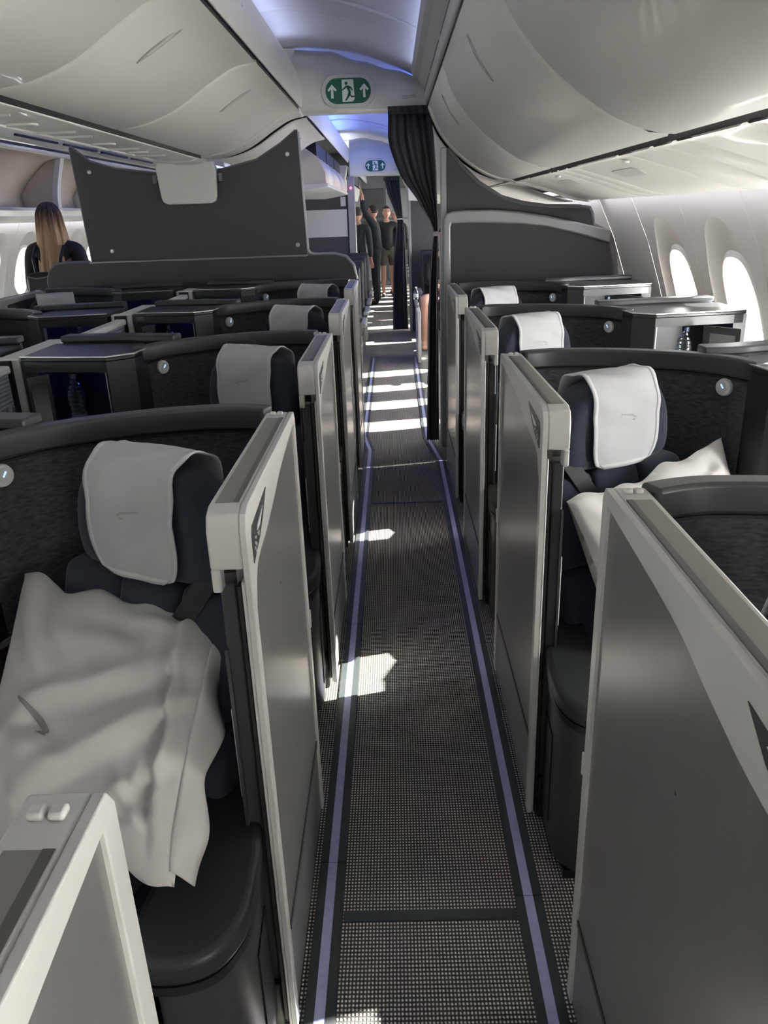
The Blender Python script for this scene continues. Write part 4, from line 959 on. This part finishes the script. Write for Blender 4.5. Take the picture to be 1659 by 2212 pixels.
# front aisle-side monitor / leg unit of the first window row
u=empty('seat_side_unit',(.285,9.25,0),'pale grey seat side unit at the aisle with folded table hardware','seat unit')
MB().box(-.02,.02,-.30,.45,.02,.60).build('side_panel','panel_white',u,bevel=.008)
MB().box(-.035,.01,.10,.52,.60,.66).build('arm_cap','alu_grey',u,bevel=.015,seg=3)
MB().box(-.028,-.02,-.28,-.05,.32,.62).build('table_arm','alu_grey',u,bevel=.004)
MB().box(-.03,-.02,.0,.14,.40,.52).build('control_box','alu_grey',u,bevel=.006)
MB().prism([(-.25,.30),(-.20,.30),(.0,.42),(-.04,.44)],-.032,-.022,'x').build('brace','trim_bright',u)
for z in (.36,.45,.55): MB().lathe([(0,-.006),(.008,-.005),(.009,0)],n=8).build('bolt','gunmetal',u,T=lambda p,z=z:(-.028+p[2],-.16+p[0],z+p[1]))
b2=empty('water_bottle',(.272,9.66,.661),'small clear bottle standing on the seat arm beyond the bulkhead','bottle')
MB().lathe([(0,0),(.028,0),(.03,.01),(.03,.09),(.012,.12),(.012,.135)],n=14).build('body','clear_plastic',b2); MB().lathe([(.0,.15),(.014,.15),(.014,.132),(0,.132)],n=12).build('cap','usb_white',b2)
MB().lathe([(.0305,.03),(.0305,.07)],n=14).build('label_band','paper',b2)

# ================================================================== PEOPLE
def skin(name, pts, edges, mt, parent, root, sub=2, flat=1.0):
    me=bpy.data.meshes.new(name); ks=list(pts); ix={k:i for i,k in enumerate(ks)}
    me.from_pydata([pts[k][:3] for k in ks],[(ix[a],ix[b]) for a,b in edges],[])
    o=bpy.data.objects.new(name,me); COL.objects.link(o); o.parent=parent; me.materials.append(MATS[mt])
    m=o.modifiers.new('skin','SKIN'); m.use_smooth_shade=True
    for i,k in enumerate(ks):
        d=me.skin_vertices[0].data[i]; r=pts[k][3]; d.radius=(r,r) if not isinstance(r,tuple) else r
        d.use_root=(k==root)
    s=o.modifiers.new('sub','SUBSURF'); s.levels=sub; s.render_levels=sub
    return o
def chain(*n): return list(zip(n,n[1:]))
def head(parent, c, yaw, mt, hair, r=.098, cap=None):
    """head with nose, eyes, mouth and ears; yaw 0 faces -y"""
    ca,sa=math.cos(yaw),math.sin(yaw)
    def W(p): return (c[0]+ca*p[0]-sa*p[1], c[1]+sa*p[0]+ca*p[1], c[2]+p[2])
    def hd(u,v):
        t=2*PI*u; f=PI*v; x=.076*math.cos(t)*math.sin(f); y=.095*math.sin(t)*math.sin(f); z=-.118*math.cos(f)
        if z<-.03: k=1-(-.03-z)*3.0; x*=max(.55,k)
        if y<0: 
            g=math.exp(-((x/.016)**2+((z+.012)/.030)**2)); y-=.026*g
            g2=math.exp(-((x/.035)**2+((z+.10)/.025)**2)); y-=.008*g2
        return (x,y,z)
    o=MB().grid(hd,28,22,True).build('head',mt,parent,T=W,ang=80)
    for s in (-1,1):
        MB().sphere((s*.030,-.084,.010),(.010,.006,.006),8,6).build('eye','eye_dark',o,T=W)
        MB().sphere((s*.030,-.087,.030),(.018,.006,.004),8,6).build('eyebrow','hair_dark',o,T=W)
        MB().sphere((s*.078,.005,-.005),(.010,.018,.030),8,6).build('ear',mt,o,T=W)
    MB().sphere((0,-.088,-.058),(.022,.006,.006),8,6).build('mouth','lips',o,T=W)
    if cap:
        MB().grid(lambda u,v:((.084)*math.cos(2*PI*u)*math.sin(PI*.5*v+.001),.003+.102*math.sin(2*PI*u)*math.sin(PI*.5*v+.001),.028+.105*math.cos(PI*.5*v)),20,9,True).build('cap',cap,o,T=W)
        MB().lathe([(.084,.02),(.090,.024),(.090,.05),(.086,.055)],n=20).build('cap_band',cap,o,T=lambda p:W((p[0],p[1]*1.2,p[2])))
    if hair:
        MB().grid(lambda u,v:(lambda t,f:((.083)*math.cos(t)*math.sin(f),.010+.102*math.sin(t)*math.sin(f),.010+.118*math.cos(f)))(2*PI*u,PI*(.02+.5*v*(1.15 if math.sin(2*PI*u)>-.2 else .62))),24,10,True).build('hair',hair,o,T=W)
    return o
def person(base, yaw, label, group, H=1.75, top='cloth_navy', bottom='cloth_navy', skinm='skin', arms=None, headyaw=0, hair='hair_dark', cap=None, shoes='shoe_black', shorts=False, lean=0.0, clasp=False):
    o=empty('person',base,label,'person',group,yaw); k=H/1.75
    def S(d): return {n:(p[0]*k,p[1]*k,p[2]*k,p[3]*k) for n,p in d.items()}
    ar=arms or {1:[(.19,.0,1.42),(.23,.02,1.13),(.21,-.06,.88),(.205,-.09,.80)],-1:[(-.19,.0,1.42),(-.23,.02,1.13),(-.21,-.06,.88),(-.205,-.09,.80)]}
    B={'pel':(0,0,.95,.09),'waist':(0,0.0,1.10,.08),'chest':(0,0,1.28,.085),'sh':(0,.0,1.40,.06),'neck':(0,-.005,1.50,.05),'nk2':(0,-.012,1.56,.048)}
    E=chain('pel','waist','chest','sh','neck','nk2')
    for s in (-1,1):
        B['hip%d'%s]=(s*.09,0,.88,.07); B['kn%d'%s]=(s*.095,-.015,.50,.052); B['an%d'%s]=(s*.10,.015,.09,.036); B['toe%d'%s]=(s*.11,-.12,.035,.032)
        E+=[('pel','hip%d'%s)]+chain('hip%d'%s,'kn%d'%s,'an%d'%s,'toe%d'%s)
        a=ar[s]; nm=['a%d_%d'%(s,i) for i in range(4)]
        for n,p,r in zip(nm,a,(.045,.040,.030,.030)): B[n]=(*p,r)
        E+=[('sh',nm[0])]+chain(*nm)
        # hand with fingers
        w=Vector(a[3]); d=(Vector(a[3])-Vector(a[2])).normalized(); sd=d.cross(Vector((0,1,0.2))).normalized()
        for f in range(4):
            q=w+d*.045+sd*(.022*(f-1.5)); e=q+d*(.06+.012*(1.5-abs(f-1.6)))+Vector((0,-.012,0))
            B['f%d_%d'%(s,f)]=(*q,.010); B['g%d_%d'%(s,f)]=(*e,.008); E+=[(nm[3],'f%d_%d'%(s,f)),('f%d_%d'%(s,f),'g%d_%d'%(s,f))]
        tq=w+sd*-.04+d*.025; B['t%d'%s]=(*tq,.011); B['u%d'%s]=(*(tq+d*.035),.009); E+=[(nm[3],'t%d'%s),('t%d'%s,'u%d'%s)]
    skin('body',S(B),E,skinm,o,'pel')
    head(o,(0,-.03*k,1.655*k),headyaw,skinm,hair,cap=cap)
    J={'pel':(0,0,.86,.152),'waist':(0,0,1.08,.138),'chest':(0,0,1.30,.148),'sh':(0,0,1.425,.112),'col':(0,0,1.48,.066)}
    EJ=chain('pel','waist','chest','sh','col')
    for s in (-1,1):
        a=ar[s]; nm=['j%d_%d'%(s,i) for i in range(3)]
        end=Vector(a[1]).lerp(Vector(a[2]),.93)
        for n,p,r in zip(nm,(a[0],a[1],end),(.072,.060,.046)): J[n]=(*p,r)
        EJ+=[('sh',nm[0])]+chain(*nm)
    skin('jacket',S(J),EJ,top,o,'pel')
    L={'pel':(0,0,.95,.142),'wst':(0,0,1.08,.125)}; EL=[('pel','wst')]
    for s in (-1,1):
        kz=.56 if shorts else .13
        L['h%d'%s]=(s*.092,0,.86,.105); L['k%d'%s]=(s*.098,-.012,.52 if not shorts else .60,.076); EL+=[('pel','h%d'%s),('h%d'%s,'k%d'%s)]
        if not shorts: L['e%d'%s]=(s*.102,.012,.05,.062); EL+=[('k%d'%s,'e%d'%s)]
    skin('trousers',S(L),EL,bottom,o,'pel')
    for s in (-1,1):
        skin('shoe',S({'a':(s*.102,.03,.045,.045),'b':(s*.105,-.06,.042,.045),'c':(s*.11,-.15,.032,.036)}),chain('a','b','c'),shoes,o,'a',2)
    return o
# man reaching into the centre bin
person((-.32,15.6,0),math.radians(-95),'man in dark navy clothes reaching up into the overhead bin','people in the aisle',1.78,'cloth_navy','cloth_navy','skin',
   arms={1:[(.19,-.02,1.46),(.20,-.17,1.66),(.13,-.19,1.88),(.12,-.20,1.95)],-1:[(-.19,-.02,1.46),(-.19,-.20,1.68),(-.08,-.23,1.92),(-.06,-.24,2.0)]},headyaw=math.radians(-20))
person((-.10,16.9,0),0.1,'person in a black top and dark shorts facing forward behind the reaching man','people in the aisle',1.76,'cloth_black','shorts_olive','skin',shorts=True,headyaw=.1)
person((.11,17.6,0),-.5,'person in a pale grey knit hat looking down in the far aisle','people in the aisle',1.72,'cloth_black','cloth_white','skin_tan',headyaw=-.6,cap='hat_grey',hair=None)
person((-.62,15.2,0),PI*.9,'person in a dark top and blue jeans standing between the centre seats','people in the aisle',1.74,'cloth_green','denim','skin',headyaw=0)
# woman seen from behind in the far aisle
w=person((-2.86,6.9,0),PI,'woman with long brown-blonde hair in a black jacket, seen from behind','people in the aisle',1.80,'cloth_black','cloth_black','skin',hair=None)
def hair_fn(u,v):
    t=PI*(1.18*u-.09); wv=.006*math.sin(u*40)+.004*math.sin(u*93+v*6)
    k=min(v/.22,1); wd=.096*math.sin(k*PI/2) if v<.22 else .096+.055*((v-.22)/.78)
    dp=.105*math.sin(k*PI/2) if v<.22 else .105+.02*((v-.22)/.78)-.02*max(0,v-.6)
    z=1.826-.13*(1-math.cos(k*PI/2))-(max(v-.22,0))*.56 - (.03*math.sin(u*17)+.04*(1-u) if v>.9 else 0)
    return ((wd+wv)*math.cos(t), (dp+wv)*math.sin(t)*1.0+.005, z)
MB().grid(hair_fn,61,36).build('long_hair','hair_blonde',w,solid=.012,ang=80)
bk=empty('backpack',(-2.86,6.70,.93),'small black backpack with zip worn on the woman’s back','backpack')
MB().prism(rrect(-.15,.15,0,.36,.06,5),-.13,0,'y').build('bag','backpack',bk,bevel=.03,seg=3)
MB().tube([(-.14,-.135,.20),(-.07,-.142,.215),(0,-.142,.205),(.07,-.142,.215),(.14,-.135,.20)],.004,6).build('zip','zip',bk)
MB().tube([(-.13,-.135,.33),(-.06,-.142,.315),(0,-.142,.32),(.08,-.142,.335),(.14,-.135,.30)],.004,6).build('zip','zip',bk)
for s in (-1,1): MB().tube([(s*.10,-.02,.34),(s*.115,.0,.46),(s*.12,.10,.55),(s*.125,.26,.50)],.014,6).build('strap','backpack',bk)
# seated passenger with bare knees behind the bulkhead
sp=empty('person',(.66,10.30,0),'seated passenger in maroon shorts, bare knees showing past the curtain','person')
Bp={'pel':(0,.0,.58,.13),'ch':(0,.08,.95,.135),'sh':(0,.10,1.10,.09),'nk':(0,.09,1.20,.05)}
Ep=chain('pel','ch','sh','nk')
for s in (-1,1):
    Bp['k%d'%s]=(s*.15-.14,-.47,.66,.064); Bp['h%d'%s]=(s*.10,-.05,.56,.10); Bp['a%d'%s]=(s*.15-.14,-.42,.12,.045); Bp['t%d'%s]=(s*.15-.14,-.58,.05,.04)
    Ep+=[('pel','h%d'%s)]+chain('h%d'%s,'k%d'%s,'a%d'%s,'t%d'%s)
    Bp['e%d'%s]=(s*.20,.10,1.06,.05); Bp['w%d'%s]=(s*.22,.0,.82,.036); Bp['d%d'%s]=(s*.08,-.18,.76,.032); Ep+=chain('sh','e%d'%s,'w%d'%s,'d%d'%s)
skin('body',Bp,Ep,'skin',sp,'pel'); head(sp,(0,.07,1.34),0,'skin','hair_dark')
sk={'p':(0,.0,.58,.15)}
for s in (-1,1): sk['h%d'%s]=(s*.10,-.06,.57,.12); sk['m%d'%s]=(s*.14-.09,-.31,.62,.095)
skin('shorts',sk,[('p','h1'),('h1','m1'),('p','h-1'),('h-1','m-1')],'shorts_maroon',sp,'p')
skin('shirt',{'a':(0,.02,.70,.145),'b':(0,.08,.95,.15),'c':(0,.10,1.11,.11),'l':(.21,.10,1.06,.065),'r':(-.21,.10,1.06,.065),'l2':(.22,.0,.82,.055),'r2':(-.22,.0,.82,.055),'l3':(.12,-.13,.77,.045),'r3':(-.12,-.13,.77,.045)},[('a','b'),('b','c'),('c','l'),('c','r'),('l','l2'),('r','r2'),('l2','l3'),('r2','r3')],'cloth_black',sp,'a')
